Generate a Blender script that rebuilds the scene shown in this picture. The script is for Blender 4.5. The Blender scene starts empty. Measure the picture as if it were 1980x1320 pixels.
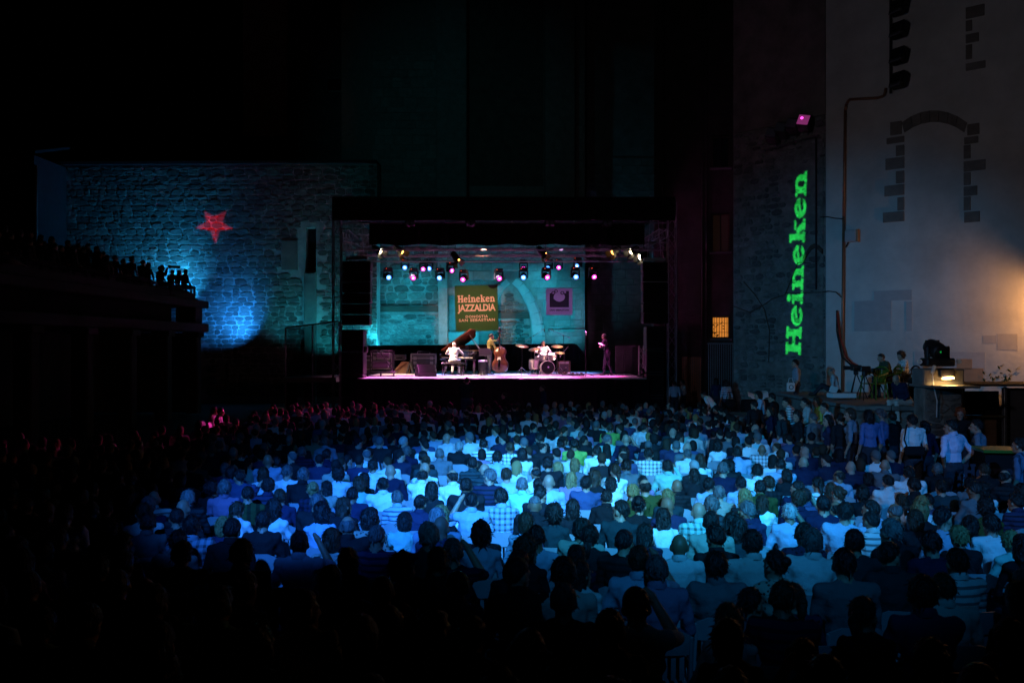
import bpy, bmesh, math, random
import numpy as np
from mathutils import Vector, Matrix, Euler, noise
random.seed(7)
sc = bpy.context.scene
C = sc.collection
R = math.radians
F, HY, CAMZ = 1800.0, 665.0, 3.2          # focal length in photo pixels, horizon row, camera height


def at(px, py, d):
    """pixel of the 1980 px photograph + distance -> a point of the place"""
    return Vector(((px - 990) * d / F, d, CAMZ - (py - HY) * d / F))


# ------------------------------------------------------------------ camera
cd = bpy.data.cameras.new('camera')
cam = bpy.data.objects.new('camera', cd)
C.objects.link(cam)
cam.location = (0, 0, CAMZ)
cam.rotation_euler = (R(90), 0, 0)
cd.sensor_width = 36
cd.lens = 36 * F / 1980
cd.shift_y = (HY - 660) / 1980
cd.clip_end = 400
cd.clip_start = 0.2
cd.dof.use_dof = True
cd.dof.focus_distance = 22
cd.dof.aperture_fstop = 4.0
sc.camera = cam
# ------------------------------------------------------------------ night sky
w = bpy.data.worlds.new('World')
sc.world = w
w.use_nodes = True
wn = w.node_tree
bg = wn.nodes['Background']
sky = wn.nodes.new('ShaderNodeTexSky')
sky.sky_type = 'NISHITA'
sky.sun_disc = False
sky.sun_elevation = R(-8)
sky.sun_rotation = R(200)
wn.links.new(sky.outputs[0], bg.inputs[0])
bg.inputs[1].default_value = 0.004
sc.view_settings.view_transform = 'Standard'
sc.view_settings.look = 'None'
sc.view_settings.gamma = 1
sc.view_settings.exposure = 0
sc.view_settings.use_curve_mapping = False
sc.render.engine = 'CYCLES'
cy = sc.cycles
cy.use_denoising = True
cy.max_bounces = 5
cy.diffuse_bounces = 2
cy.glossy_bounces = 2
cy.transparent_max_bounces = 6
cy.sample_clamp_indirect = 3
cy.use_light_tree = True


def spot(name, loc, target, power, col, size=30, blend=.6, radius=.05):
    l = bpy.data.lights.new(name, 'SPOT')
    l.energy = power
    l.color = col
    l.spot_size = R(size)
    l.spot_blend = blend
    l.shadow_soft_size = radius
    o = bpy.data.objects.new(name, l)
    o.location = loc
    o.rotation_euler = (Vector(target) - Vector(loc)).to_track_quat('-Z', 'Y').to_euler()
    C.objects.link(o)
    return o


def point(name, loc, power, col, radius=.08):
    l = bpy.data.lights.new(name, 'POINT')
    l.energy = power
    l.color = col
    l.shadow_soft_size = radius
    o = bpy.data.objects.new(name, l)
    o.location = loc
    C.objects.link(o)
    return o


AZ, CY, TEAL = (.018, .20, 1.0), (.02, .41, 1.0), (.014, .38, .60)
PINK, MAG, WARM = (1.0, .12, .72), (1.0, .05, .38), (1.0, .66, .42)
# light on the audience, thrown from the lighting tower behind the camera
spot('audience_spot', (-4.0, -6, 13), (-1.5, 14.0, .9), 56000, AZ, 17, .95, .12)
spot('audience_spot', (2.5, -6, 13), (1.5, 14.9, .9), 48000, CY, 20.5, 1, .1)
spot('audience_spot', (2.5, -6, 13), (.6, 14.8, .9), 10000, (.28, .78, 1), 15.5, 1, .1)  # added whitish spot for the overexposed shirts in the centre
spot('audience_spot', (5.5, -5, 12), (5.6, 13.5, 1.0), 11500, (.02, .32, 1), 24, 1, .12)
spot('audience_spot', (0, -6, 13), (.5, 20, .9), 3600, (.02, .3, 1), 30, 1, .12)  # added weak wide fill for the front rows
spot('audience_spot', (1.0, -6, 13), (1.9, 10.9, 1.1), 3300, (.02, .36, 1), 21, 1, .12)  # added dim fill, softens the near edge of the lit seats
# added spots standing in for light spill on the plastered building at right
spot('wall_wash', (-6, 9, 5), (10.2, 30, 1.4), 7600, (.02, .26, .58), 38, 1, .3)
spot('wall_wash', (-2, 6, 6), (13.5, 28, 4.5), 1350, (.36, .34, .40), 84, 1, .3)  # added grey fill for the upper wall
# uplighters along the stone wall left of the stage
spot('uplighter', at(365, 590, 49.0), at(300, 450, 50.5), 1000, (.015, .29, .74), 120, 1, .06)
spot('uplighter', at(340, 545, 49.3), at(310, 460, 50.5), 300, (.02, .36, .80), 150, 1, .06)
spot('uplighter', at(464, 648, 48.7), at(446, 596, 50.4), 900, (.015, .24, .92), 122, 1, .06)
spot('uplighter', at(642, 690, 49.0), at(625, 560, 50), 420, (.02, .45, .60), 140, 1, .06)
spot('uplighter', at(560, 700, 48.0), at(540, 520, 50), 420, (.02, .36, .58), 90, 1, .06)
# teal wash over the church wall behind the stage
for px_, k_ in ((738, 1), (830, .8), (905, 1), (1000, .9), (1085, .8)):
    spot('stage_uplighter', at(px_, 690, 49.75), at(px_ + 4, 520, 51.5), 640 * k_, TEAL, 130, 1, .08)
for px_ in (800, 1040):
    spot('stage_downlighter', at(px_, 500, 49.9), at(px_, 640, 51.5), 420, TEAL, 130, 1, .08)
spot('stage_uplighter', at(722, 668, 49.4), at(728, 560, 50.5), 420, (.02, .5, .7), 100, 1, .08)
spot('tower_wash', (-6, 20, 12), (-3.2, 53, 15), 1000, (.06, .36, .45), 34, 1, .2)
# stage lights
spot('stage_key', at(770, 503, 41.5), at(880, 690, 43), 8415, WARM, 16, .5, .06)
spot('stage_key', at(728, 503, 41.5), at(955, 680, 43.6), 7480, WARM, 16, .6, .06)
spot('stage_key', at(1228, 503, 41.5), at(1052, 690, 44), 10285, (1, .62, .55), 14, .6, .06)
spot('stage_key', at(1150, 503, 41.4), at(885, 655, 43.6), 4200, (1, .5, .3), 12, .6, .06)
spot('stage_key', at(936, 480, 40), at(921, 590, 48.7), 3300, (1, .45, .29), 30, 1, .06)
spot('stage_key', at(1085, 480, 40), at(1082, 583, 48.7), 800, (.62, .40, .85), 20, 1, .06)
spot('stage_key', at(752, 505, 41.5), at(770, 722, 44), 4675, (1, .72, .45), 26, .8, .06)
spot('stage_pink', at(897, 538, 42), at(900, 728, 39.9), 24300, PINK, 40, .8, .05)
spot('stage_pink', at(1012, 519, 42), at(1040, 727, 39.9), 27000, PINK, 40, .8, .05)
spot('stage_pink', at(1147, 533, 42), at(1165, 722, 41.5), 7000, (1, .08, .5), 32, .9, .05)
spot('stage_pink', at(800, 535, 42), at(770, 730, 39.8), 13500, PINK, 40, .8, .05)
spot('stage_blue', at(1012, 534, 46), at(985, 716, 44), 9000, (.15, .3, 1), 30, .8, .05)
spot('stage_blue', at(851, 535, 46), at(880, 715, 44), 9000, (.2, .35, 1), 32, .8, .05)
spot('stage_blue', at(1112, 533, 46), at(1110, 718, 46), 5400, (.15, .3, 1), 34, .8, .05)
for px_, c_ in ((790, (1, .42, .72)), (950, (1, .66, 1)), (1075, (1, .3, .8))):
    spot('stage_wash', at(px_, 508, 42.6), at(px_, 726, 42), 2500, c_, 84, 1, .08)
# magenta spill from the stage on the front rows
spot('stage_spill', at(1056, 534, 41), at(560, 790, 28.5), 6000, (1, .05, .36), 26, .9, .05)
spot('stage_spill', at(1056, 534, 41), at(428, 800, 28), 10800, (1, .04, .42), 6, .9, .05)
spot('stage_spill', at(1080, 516, 41), at(890, 770, 30), 3120, (1, .04, .36), 18, .9, .05)


# ------------------------------------------------------------------ helpers
class MB:
    """collects simple shapes and links them as ONE mesh object"""

    def __init__(s):
        s.v, s.f, s.m = [], [], []

    def add(s, vs, fs, mi=0):
        b = len(s.v)
        s.v += [tuple(x) for x in vs]
        s.f += [tuple(b + i for i in f) for f in fs]
        s.m += [mi] * len(fs)
        return s

    def box(s, c, size, rot=None, mi=0, taper=1.0):
        hx, hy, hz = size[0] / 2, size[1] / 2, size[2] / 2
        vs = [Vector((x * hx * (taper if z > 0 else 1), y * hy * (taper if z > 0 else 1), z * hz)) for z in (-1, 1) for x, y in ((-1, -1), (1, -1), (1, 1), (-1, 1))]
        if rot is not None:
            M = rot if isinstance(rot, Matrix) else Euler(rot).to_matrix()
            vs = [M @ v for v in vs]
        vs = [v + Vector(c) for v in vs]
        return s.add(vs, [(3, 2, 1, 0), (4, 5, 6, 7), (0, 1, 5, 4), (1, 2, 6, 5), (2, 3, 7, 6), (3, 0, 4, 7)], mi)

    def rbox(s, c, size, b=.02, rot=None, mi=0):
        """box with chamfered edges"""
        h = [x / 2 for x in size]
        b = min(b, min(h) * .6)
        bm = bmesh.new()
        pts = []
        for sx in (-1, 1):
            for sy in (-1, 1):
                for sz in (-1, 1):
                    for k in range(3):
                        p = [sx * h[0], sy * h[1], sz * h[2]]
                        for j in range(3):
                            if j != k:
                                p[j] -= math.copysign(b, p[j])
                        pts.append(p)
        for p in pts:
            bm.verts.new(p)
        bmesh.ops.convex_hull(bm, input=bm.verts)
        bmesh.ops.dissolve_limit(bm, angle_limit=.01, verts=bm.verts, edges=bm.edges)
        bm.verts.index_update()
        M = Matrix.Identity(3) if rot is None else (rot if isinstance(rot, Matrix) else Euler(rot).to_matrix())
        s.add([M @ v.co + Vector(c) for v in bm.verts], [[v.index for v in f.verts] for f in bm.faces], mi)
        bm.free()
        return s

    def tube(s, p0, p1, r0, r1=None, n=8, mi=0, caps=True):
        p0, p1 = Vector(p0), Vector(p1)
        r1 = r0 if r1 is None else r1
        d = (p1 - p0)
        q = d.to_track_quat('Z', 'Y')
        vs = []
        for p, r in ((p0, r0), (p1, r1)):
            for i in range(n):
                a = 2 * math.pi * i / n
                vs.append(p + q @ Vector((r * math.cos(a), r * math.sin(a), 0)))
        fs = [(i, (i + 1) % n, n + (i + 1) % n, n + i) for i in range(n)]
        if caps:
            fs += [tuple(range(n - 1, -1, -1)), tuple(range(n, 2 * n))]
        return s.add(vs, fs, mi)

    def path(s, pts, r, n=6, mi=0):
        for a, b in zip(pts[:-1], pts[1:]):
            s.tube(a, b, r, r, n, mi)
        return s

    def ell(s, c, rad, M=None, nu=12, nv=8, mi=0):
        c = Vector(c)
        vs = [Vector((0, 0, 1))]
        for j in range(1, nv):
            t = math.pi * j / nv
            for i in range(nu):
                a = 2 * math.pi * i / nu
                vs.append(Vector((math.sin(t) * math.cos(a), math.sin(t) * math.sin(a), math.cos(t))))
        vs.append(Vector((0, 0, -1)))
        fs = [(0, 1 + i, 1 + (i + 1) % nu) for i in range(nu)]
        for j in range(nv - 2):
            for i in range(nu):
                a, b = 1 + j * nu + i, 1 + j * nu + (i + 1) % nu
                fs.append((a, a + nu, b + nu, b))
        last = len(vs) - 1
        o = 1 + (nv - 2) * nu
        fs += [(last, o + (i + 1) % nu, o + i) for i in range(nu)]
        out = []
        for v in vs:
            p = Vector((v.x * rad[0], v.y * rad[1], v.z * rad[2]))
            out.append((M @ p if M is not None else p) + c)
        return s.add(out, fs, mi)

    def lathe(s, prof, n=16, c=(0, 0, 0), M=None, mi=0, caps=True):
        """profile of (r, z) turned round z"""
        vs, fs = [], []
        for r, z in prof:
            for i in range(n):
                a = 2 * math.pi * i / n
                p = Vector((r * math.cos(a), r * math.sin(a), z))
                vs.append((M @ p if M is not None else p) + Vector(c))
        for j in range(len(prof) - 1):
            for i in range(n):
                a, b = j * n + i, j * n + (i + 1) % n
                fs.append((a, b, b + n, a + n))
        if caps:
            fs.append(tuple(range(n - 1, -1, -1)))
            k = (len(prof) - 1) * n
            fs.append(tuple(range(k, k + n)))
        return s.add(vs, fs, mi)

    def prism(s, poly, off, mi=0):
        """closed 3-D polygon pushed along off"""
        n = len(poly)
        off = Vector(off)
        vs = [Vector(p) for p in poly] + [Vector(p) + off for p in poly]
        fs = [tuple(range(n - 1, -1, -1)), tuple(range(n, 2 * n))] + [(i, (i + 1) % n, n + (i + 1) % n, n + i) for i in range(n)]
        return s.add(vs, fs, mi)

    def mesh(s, name, mats, smooth=False):
        me = bpy.data.meshes.new(name)
        me.from_pydata(s.v, [], s.f)
        for m in (mats if isinstance(mats, (list, tuple)) else [mats]):
            me.materials.append(m)
        me.polygons.foreach_set('material_index', s.m)
        if smooth:
            me.polygons.foreach_set('use_smooth', [True] * len(s.f))
        bm = bmesh.new()
        bm.from_mesh(me)
        bmesh.ops.recalc_face_normals(bm, faces=bm.faces)
        bm.to_mesh(me)
        bm.free()
        return me

    def build(s, name, mats, parent=None, smooth=False, loc=None, rot=None):
        return link(name, s.mesh(name, mats, smooth), parent, loc, rot)


def link(name, me, parent=None, loc=None, rot=None):
    o = bpy.data.objects.new(name, me)
    C.objects.link(o)
    if parent is not None:
        o.parent = parent
    if loc is not None:
        o.location = loc
    if rot is not None:
        o.rotation_euler = rot
    return o


def tag(o, label=None, cat=None, group=None, kind=None):
    if label:
        o['label'] = label
    if cat:
        o['category'] = cat
    if group:
        o['group'] = group
    if kind:
        o['kind'] = kind
    return o


def thing(name, label, cat, loc=(0, 0, 0), rotz=0, group=None):
    o = bpy.data.objects.new(name, None)
    o.empty_display_size = .2
    C.objects.link(o)
    o.location = loc
    o.rotation_euler = (0, 0, rotz)
    return tag(o, label, cat, group)


def copy_tree(o, parent=None):
    c = o.copy()
    C.objects.link(c)
    c.parent = parent
    for ch in list(o.children):
        copy_tree(ch, c)
    return c


# ------------------------------------------------------------------ materials
def mat(name, col, rough=.7, metal=0, var=.0, vscale=4, bump=0, bscale=40, spec=.3, sheen=0, obj_col=False, island=0, stretch=None, coat=0):
    m = bpy.data.materials.new(name)
    m.use_nodes = True
    nt = m.node_tree
    b = nt.nodes['Principled BSDF']
    b.inputs['Roughness'].default_value = rough
    b.inputs['Metallic'].default_value = metal
    b.inputs['Specular IOR Level'].default_value = spec
    b.inputs['Coat Weight'].default_value = coat
    out = None
    tc = nt.nodes.new('ShaderNodeTexCoord')
    src = tc.outputs['Object']
    if stretch:
        mp = nt.nodes.new('ShaderNodeMapping')
        mp.inputs['Scale'].default_value = stretch
        nt.links.new(src, mp.inputs['Vector'])
        src = mp.outputs[0]
    if obj_col:
        oi = nt.nodes.new('ShaderNodeObjectInfo')
        out = oi.outputs['Color']
    else:
        rgb = nt.nodes.new('ShaderNodeRGB')
        rgb.outputs[0].default_value = (*col, 1)
        out = rgb.outputs[0]

    def scale_by(out, fac, lo, hi):
        mr = nt.nodes.new('ShaderNodeMapRange')
        mr.inputs['To Min'].default_value = lo
        mr.inputs['To Max'].default_value = hi
        nt.links.new(fac, mr.inputs['Value'])
        vm = nt.nodes.new('ShaderNodeVectorMath')
        vm.operation = 'SCALE'
        nt.links.new(out, vm.inputs[0])
        nt.links.new(mr.outputs[0], vm.inputs['Scale'])
        return vm.outputs[0]
    if var:
        n = nt.nodes.new('ShaderNodeTexNoise')
        n.inputs['Scale'].default_value = vscale
        n.inputs['Detail'].default_value = 6
        n.inputs['Roughness'].default_value = .65
        nt.links.new(src, n.inputs['Vector'])
        mr = nt.nodes.new('ShaderNodeMapRange')
        mr.inputs['From Min'].default_value = .3
        mr.inputs['From Max'].default_value = .7
        nt.links.new(n.outputs['Fac'], mr.inputs['Value'])
        out = scale_by(out, mr.outputs[0], 1 - var, 1 + var)
    if island:
        g = nt.nodes.new('ShaderNodeNewGeometry')
        oi = nt.nodes.new('ShaderNodeObjectInfo')
        ad = nt.nodes.new('ShaderNodeMath')
        ad.operation = 'ADD'
        fr = nt.nodes.new('ShaderNodeMath')
        fr.operation = 'FRACT'
        nt.links.new(g.outputs['Random Per Island'], ad.inputs[0])
        nt.links.new(oi.outputs['Random'], ad.inputs[1])
        nt.links.new(ad.outputs[0], fr.inputs[0])
        out = scale_by(out, fr.outputs[0], 1 - island, 1 + island)
    nt.links.new(out, b.inputs['Base Color'])
    if bump:
        n2 = nt.nodes.new('ShaderNodeTexNoise')
        n2.inputs['Scale'].default_value = bscale
        n2.inputs['Detail'].default_value = 5
        nt.links.new(src, n2.inputs['Vector'])
        bp = nt.nodes.new('ShaderNodeBump')
        bp.inputs['Strength'].default_value = bump
        bp.inputs['Distance'].default_value = .03
        nt.links.new(n2.outputs['Fac'], bp.inputs['Height'])
        nt.links.new(bp.outputs[0], b.inputs['Normal'])
    if sheen:
        b.inputs['Sheen Weight'].default_value = sheen
    return m


def glow(name, col, strength):
    m = bpy.data.materials.new(name)
    m.use_nodes = True
    b = m.node_tree.nodes['Principled BSDF']
    b.inputs['Base Color'].default_value = (.05, .05, .05, 1)
    b.inputs['Emission Color'].default_value = (*col, 1)
    b.inputs['Emission Strength'].default_value = strength
    return m


def pattern_mat(name, kind):
    """woven shirt patterns in the shirt's own colour (object colour) and a second tone"""
    m = mat(name, (1, 1, 1), .85, obj_col=True, bump=.35, bscale=14)
    nt = m.node_tree
    b = nt.nodes['Principled BSDF']
    oi = [n for n in nt.nodes if n.type == 'OBJECT_INFO'][0]
    tc = [n for n in nt.nodes if n.type == 'TEX_COORD'][0]
    sep = nt.nodes.new('ShaderNodeSeparateXYZ')
    nt.links.new(tc.outputs['Object'], sep.inputs[0])

    def band(out, freq, duty):
        mu = nt.nodes.new('ShaderNodeMath')
        mu.operation = 'MULTIPLY'
        mu.inputs[1].default_value = freq
        nt.links.new(out, mu.inputs[0])
        fr = nt.nodes.new('ShaderNodeMath')
        fr.operation = 'FRACT'
        nt.links.new(mu.outputs[0], fr.inputs[0])
        lt = nt.nodes.new('ShaderNodeMath')
        lt.operation = 'LESS_THAN'
        lt.inputs[1].default_value = duty
        nt.links.new(fr.outputs[0], lt.inputs[0])
        return lt.outputs[0]

    def math2(op, a, bb):
        n = nt.nodes.new('ShaderNodeMath')
        n.operation = op
        for i, x in enumerate((a, bb)):
            if isinstance(x, float):
                n.inputs[i].default_value = x
            else:
                nt.links.new(x, n.inputs[i])
        return n.outputs[0]
    if kind == 'stripe':
        fac = band(sep.outputs['Z'], 16, .38)
        lo = .28
    elif kind == 'plaid':
        fac = math2('MULTIPLY', math2('ADD', band(sep.outputs['Z'], 15, .4), band(sep.outputs['X'], 15, .4)), .5)
        lo = .18
    elif kind == 'block':
        fac = band(sep.outputs['X'], 9, .45)
        lo = .35
    else:
        vo = nt.nodes.new('ShaderNodeTexVoronoi')
        vo.inputs['Scale'].default_value = 28
        nt.links.new(tc.outputs['Object'], vo.inputs['Vector'])
        lt = nt.nodes.new('ShaderNodeMath')
        lt.operation = 'LESS_THAN'
        lt.inputs[1].default_value = .32
        nt.links.new(vo.outputs['Distance'], lt.inputs[0])
        fac = lt.outputs[0]
        lo = .12
    mr = nt.nodes.new('ShaderNodeMapRange')
    mr.inputs['To Min'].default_value = 1
    mr.inputs['To Max'].default_value = lo
    nt.links.new(fac, mr.inputs['Value'])
    vm = nt.nodes.new('ShaderNodeVectorMath')
    vm.operation = 'SCALE'
    nt.links.new(oi.outputs['Color'], vm.inputs[0])
    nt.links.new(mr.outputs[0], vm.inputs['Scale'])
    nt.links.new(vm.outputs[0], b.inputs['Base Color'])
    return m


M = {}
M['ground'] = mat('asphalt', (.05, .05, .05), .9, var=.3, vscale=2, bump=.4, bscale=30)
M['mortar'] = mat('mortar', (.42, .41, .38), .95, var=.3, vscale=3, bump=.6, bscale=14)
M['stone'] = mat('sandstone', (.17, .16, .14), .9, var=.35, vscale=5, bump=.6, bscale=16, island=.4)
M['rubble'] = mat('rubble_stone', (.17, .165, .155), .95, var=.4, vscale=4, bump=.7, bscale=14, island=.45)
M['darkmortar'] = mat('old_mortar', (.2, .19, .17), .95, var=.45, vscale=2.2, bump=.7, bscale=10)
M['ashlar'] = mat('ashlar_stone', (.3, .29, .26), .85, var=.22, vscale=3.5, bump=.3, bscale=20, island=.14)
M['joint'] = mat('lime_joint', (.26, .25, .22), .95, var=.2, bump=.3, bscale=20)
M['archstone'] = mat('arch_stone', (.42, .4, .37), .8, var=.12, vscale=3, bump=.2, bscale=12, island=.06)
M['plaster'] = mat('lime_plaster', (.6, .58, .55), .92, var=.2, vscale=.55, bump=.35, bscale=7)
M['patch'] = mat('fresh_plaster_patch', (.47, .45, .45), .9, var=.08, bump=.1)
M['patchwarm'] = mat('ochre_plaster_patch', (.42, .26, .16), .9, var=.12, bump=.1)
M['quoin'] = mat('quoin_stone', (.22, .2, .18), .9, var=.2, vscale=3, bump=.4, bscale=18, island=.12)
M['apart'] = mat('sooty_render', (.07, .06, .055), .95, var=.35, vscale=1.2, bump=.3, bscale=10)  # grey render darkened so stray stage light hardly shows on it
M['render'] = mat('grey_render', (.2, .18, .16), .95, var=.35, vscale=1.2, bump=.3, bscale=10)
M['timber'] = mat('dark_timber', (.09, .06, .045), .8, var=.35, vscale=6, stretch=(.3, 4, 4), bump=.4)
M['concrete'] = mat('concrete', (.2, .2, .19), .9, var=.2, bump=.3)
M['black'] = mat('black_cloth', (.012, .012, .013), .95, bump=.3, bscale=6, spec=.1)
M['blackpaint'] = mat('black_paint', (.015, .015, .016), .5, var=.2, spec=.4)
M['gloss'] = mat('black_lacquer', (.012, .01, .01), .12, spec=.6, coat=.5)
M['steel'] = mat('galvanised_steel', (.35, .35, .36), .4, .9, var=.2, vscale=10)
M['alu'] = mat('aluminium', (.5, .5, .5), .4, .35, var=.1)
M['truss'] = mat('truss_tube', (.2, .2, .2), .45, .4, var=.1)
M['chrome'] = mat('chrome', (.8, .8, .82), .12, 1)
M['brass'] = mat('cymbal_brass', (.75, .55, .25), .28, .9, var=.12, vscale=20)
M['deck'] = mat('stage_deck', (.4, .39, .39), .45, var=.12, vscale=2.5, bump=.08)
M['wood'] = mat('varnished_wood', (.075, .02, .009), .3, var=.25, vscale=8, stretch=(4, 4, .6), coat=.4)
M['mahogany'] = mat('red_wood', (.42, .11, .045), .3, var=.2, vscale=5, coat=.4)
M['gold'] = mat('iron_plate_gold', (.6, .38, .14), .35, .7)
M['ivory'] = mat('ivory_keys', (.75, .7, .6), .35)
M['white'] = mat('white_shell', (.75, .74, .72), .35, coat=.3)
M['caseply'] = mat('case_laminate', (.09, .085, .09), .55, var=.15)
M['brown'] = mat('brown_board', (.16, .085, .045), .7, var=.25)
M['green'] = mat('banner_green', (.035, .13, .03), .75, var=.06, bump=.12, bscale=2)
M['cream'] = mat('banner_lettering', (.8, .62, .5), .75)
M['lilac'] = mat('banner_lilac', (.55, .4, .62), .75, var=.04, bump=.1, bscale=2)
M['ink'] = mat('banner_ink', (.018, .014, .022), .8)
M['whiteprint'] = mat('white_print', (.75, .75, .75), .7)
M['fence'] = mat('iron_bars', (.05, .05, .055), .5, .6)
M['pipe'] = mat('painted_pipe', (.3, .16, .1), .4, .3, var=.2)
M['chair'] = mat('grey_plastic', (.34, .35, .38), .45, var=.08, spec=.4)
M['chairwhite'] = mat('white_plastic', (.72, .73, .75), .4, spec=.4)
M['greenplastic'] = mat('green_plastic', (.06, .14, .015), .4, spec=.4)
M['leaf'] = mat('weed_leaves', (.06, .09, .03), .8)
M['glass'] = mat('dark_glass', (.02, .025, .03), .1, spec=.6)
M['rubber'] = mat('rubber_cable', (.02, .02, .022), .6)
M['red'] = mat('red_cable', (.22, .03, .02), .5)
M['lens_dark'] = mat('unlit_lens', (.16, .17, .2), .15, spec=.6)
M['lens_blue'] = glow('lens_blue', (.06, .22, 1), 4.5)
M['lens_pink'] = glow('lens_pink', (1, .05, .55), 3.2)
M['lens_white'] = glow('lens_white', (1, .82, .5), 22)
M['lens_orange'] = glow('lens_orange', (1, .38, .06), 12)
M['lens_core'] = glow('lens_core', (.85, .9, 1), 6)
M['lens_green'] = glow('lens_green', (.05, 1, .15), 3)
M['window_lit'] = glow('lit_window_pane', (1, .33, .045), .62)
M['window_dim'] = glow('dim_window_pane', (1, .32, .06), .0035)
M['led'] = glow('indicator_led', (1, .08, .02), 3)
# people
M['cloth'] = mat('shirt_cloth', (1, 1, 1), .85, obj_col=True, bump=1.0, bscale=8, spec=.15, var=.12, vscale=5)
M['stripe'] = pattern_mat('striped_cloth', 'stripe')
M['plaid'] = pattern_mat('checked_cloth', 'plaid')
M['block'] = pattern_mat('panelled_cloth', 'block')
M['floral'] = pattern_mat('floral_cloth', 'floral')
M['skin'] = mat('skin', (.4, .23, .155), .5, var=.08, vscale=20, spec=.4)
M['skin2'] = mat('tanned_skin', (.24, .125, .075), .5, var=.08, vscale=20, spec=.4)
M['trouser'] = mat('dark_trousers', (.03, .033, .045), .9, bump=.3, bscale=14)
M['trouser_light'] = mat('pale_trousers', (.5, .48, .44), .9, bump=.3, bscale=14)
M['shoe'] = mat('shoe_leather', (.02, .018, .016), .5)
M['hair'] = mat('hair', (1, 1, 1), .45, obj_col=True, var=.6, vscale=38, stretch=(1, 1, .3), bump=1.0, bscale=55, spec=.4)
M['eye'] = mat('eye', (.03, .02, .015), .2)
M['lip'] = mat('lip', (.3, .1, .09), .5)


# ================================================================== STRUCTURE
def ramp(d):
    """height of the yard: it rises gently towards the camera"""
    return .06 * max(0.0, 12.3 - d)


mb = MB()
ys = [-14, -6, 0, 4, 8, 12.3, 14, 22, 34, 60, 90]
for y in ys:
    mb.v += [(-60, y, ramp(y)), (60, y, ramp(y))]
for i in range(len(ys) - 1):
    mb.f.append((2 * i, 2 * i + 1, 2 * i + 3, 2 * i + 2))
    mb.m.append(0)
tag(mb.build('ground', M['ground']), kind='structure')


class Wall:
    """upright wall frame: x along the wall, -y towards the yard, z up"""

    def __init__(s, p0, p1):
        s.p0 = Vector((p0[0], p0[1], 0))
        d = Vector((p1[0] - p0[0], p1[1] - p0[1], 0))
        s.len = d.length
        s.ang = math.atan2(d.y, d.x)
        s.u = d.normalized()
        s.n = Vector((s.u.y, -s.u.x, 0))

    def uv(s, px, py, off=0.0):
        """photo pixel -> (x, z) on the wall plane pushed off towards the yard"""
        o = Vector((0, 0, CAMZ))
        r = Vector(((px - 990) / F, 1, -(py - HY) / F))
        t = (s.p0 + s.n * off - o).dot(s.n) / r.dot(s.n)
        p = o + r * t
        return (p - s.p0).dot(s.u), p.z

    def world(s, x, z, off=0.0):
        return s.p0 + s.u * x + s.n * off + Vector((0, 0, z))

    def thing(s, name, label, cat, group=None):
        return thing(name, label, cat, s.p0, s.ang, group)


def stone_templates(n, seed, sides=9, rough=.09):
    rnd = random.Random(seed)
    out = []
    for _ in range(n):
        pts = []
        for i in range(sides):
            a = 2 * math.pi * (i + rnd.uniform(-.25, .25)) / sides
            c, s_ = math.cos(a), math.sin(a)
            k = (abs(c) ** 4.6 + abs(s_) ** 4.6) ** (-1 / 4.6)
            k *= 1 + rnd.uniform(-rough, rough)
            pts.append((.5 * k * c, .5 * k * s_))
        vs, fs = [], []
        for sc_, y in ((1, .5), (.985, -.6), (.85, -1)):
            for x, z in pts:
                yy = y if y > -.9 else y + rnd.uniform(-.25, .35)
                vs.append((x * sc_, yy, z * sc_))
        vs.append((rnd.uniform(-.1, .1), -1 + rnd.uniform(-.25, .2), rnd.uniform(-.1, .1)))
        for r in range(2):
            for i in range(sides):
                j = (i + 1) % sides
                fs.append((r * sides + i, r * sides + j, (r + 1) * sides + j, (r + 1) * sides + i))
        for i in range(sides):
            fs.append((2 * sides + i, 2 * sides + (i + 1) % sides, 3 * sides))
        out.append((vs, fs))
    return out


def block_templates(n, seed):
    rnd = random.Random(seed)
    out = []
    for _ in range(n):
        j = lambda: rnd.uniform(-.012, .012)
        pts = [(-.5 + j(), -.5 + j()), (.5 + j(), -.5 + j()), (.5 + j(), .5 + j()), (-.5 + j(), .5 + j())]
        vs = [(x, .5, z) for x, z in pts] + [(x, -.7, z) for x, z in pts] + [(x * .97, -1 + rnd.uniform(-.2, .2), z * .95) for x, z in pts]
        fs = []
        for r in range(2):
            for i in range(4):
                k = (i + 1) % 4
                fs.append((r * 4 + i, r * 4 + k, (r + 1) * 4 + k, (r + 1) * 4 + i))
        fs.append((8, 9, 10, 11))
        out.append((vs, fs))
    return out


def courses(x0, x1, z0, z1, mw, mh, seed, ok=None, gap=.03, wander=.35):
    rnd = random.Random(seed)
    out = []
    z = z0
    while z < z1 - mh * .4:
        h = min(mh * rnd.uniform(.7, 1.35), z1 - z)
        x = x0 - rnd.uniform(0, mw * .6)
        while x < x1:
            ww = mw * rnd.uniform(.55, 1.55)
            xa, xb = max(x, x0), min(x + ww, x1)
            if xb - xa > mw * .25:
                parts = [(0, 1)]
                if h > mh * 1.05 and ww < mw and rnd.random() < wander:
                    k = rnd.uniform(.4, .6)
                    parts = [(0, k), (k, 1)]
                for a, b in parts:
                    xc, zc, hh = (xa + xb) / 2, z + h * (a + b) / 2 + rnd.uniform(-.1, .1) * mh * wander, h * (b - a)
                    if ok is None or ok(xc, zc, (xb - xa) / 2, hh / 2):
                        out.append((xc, zc, xb - xa - gap, hh - gap * .8))
            x += ww
        z += h
    return out


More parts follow.
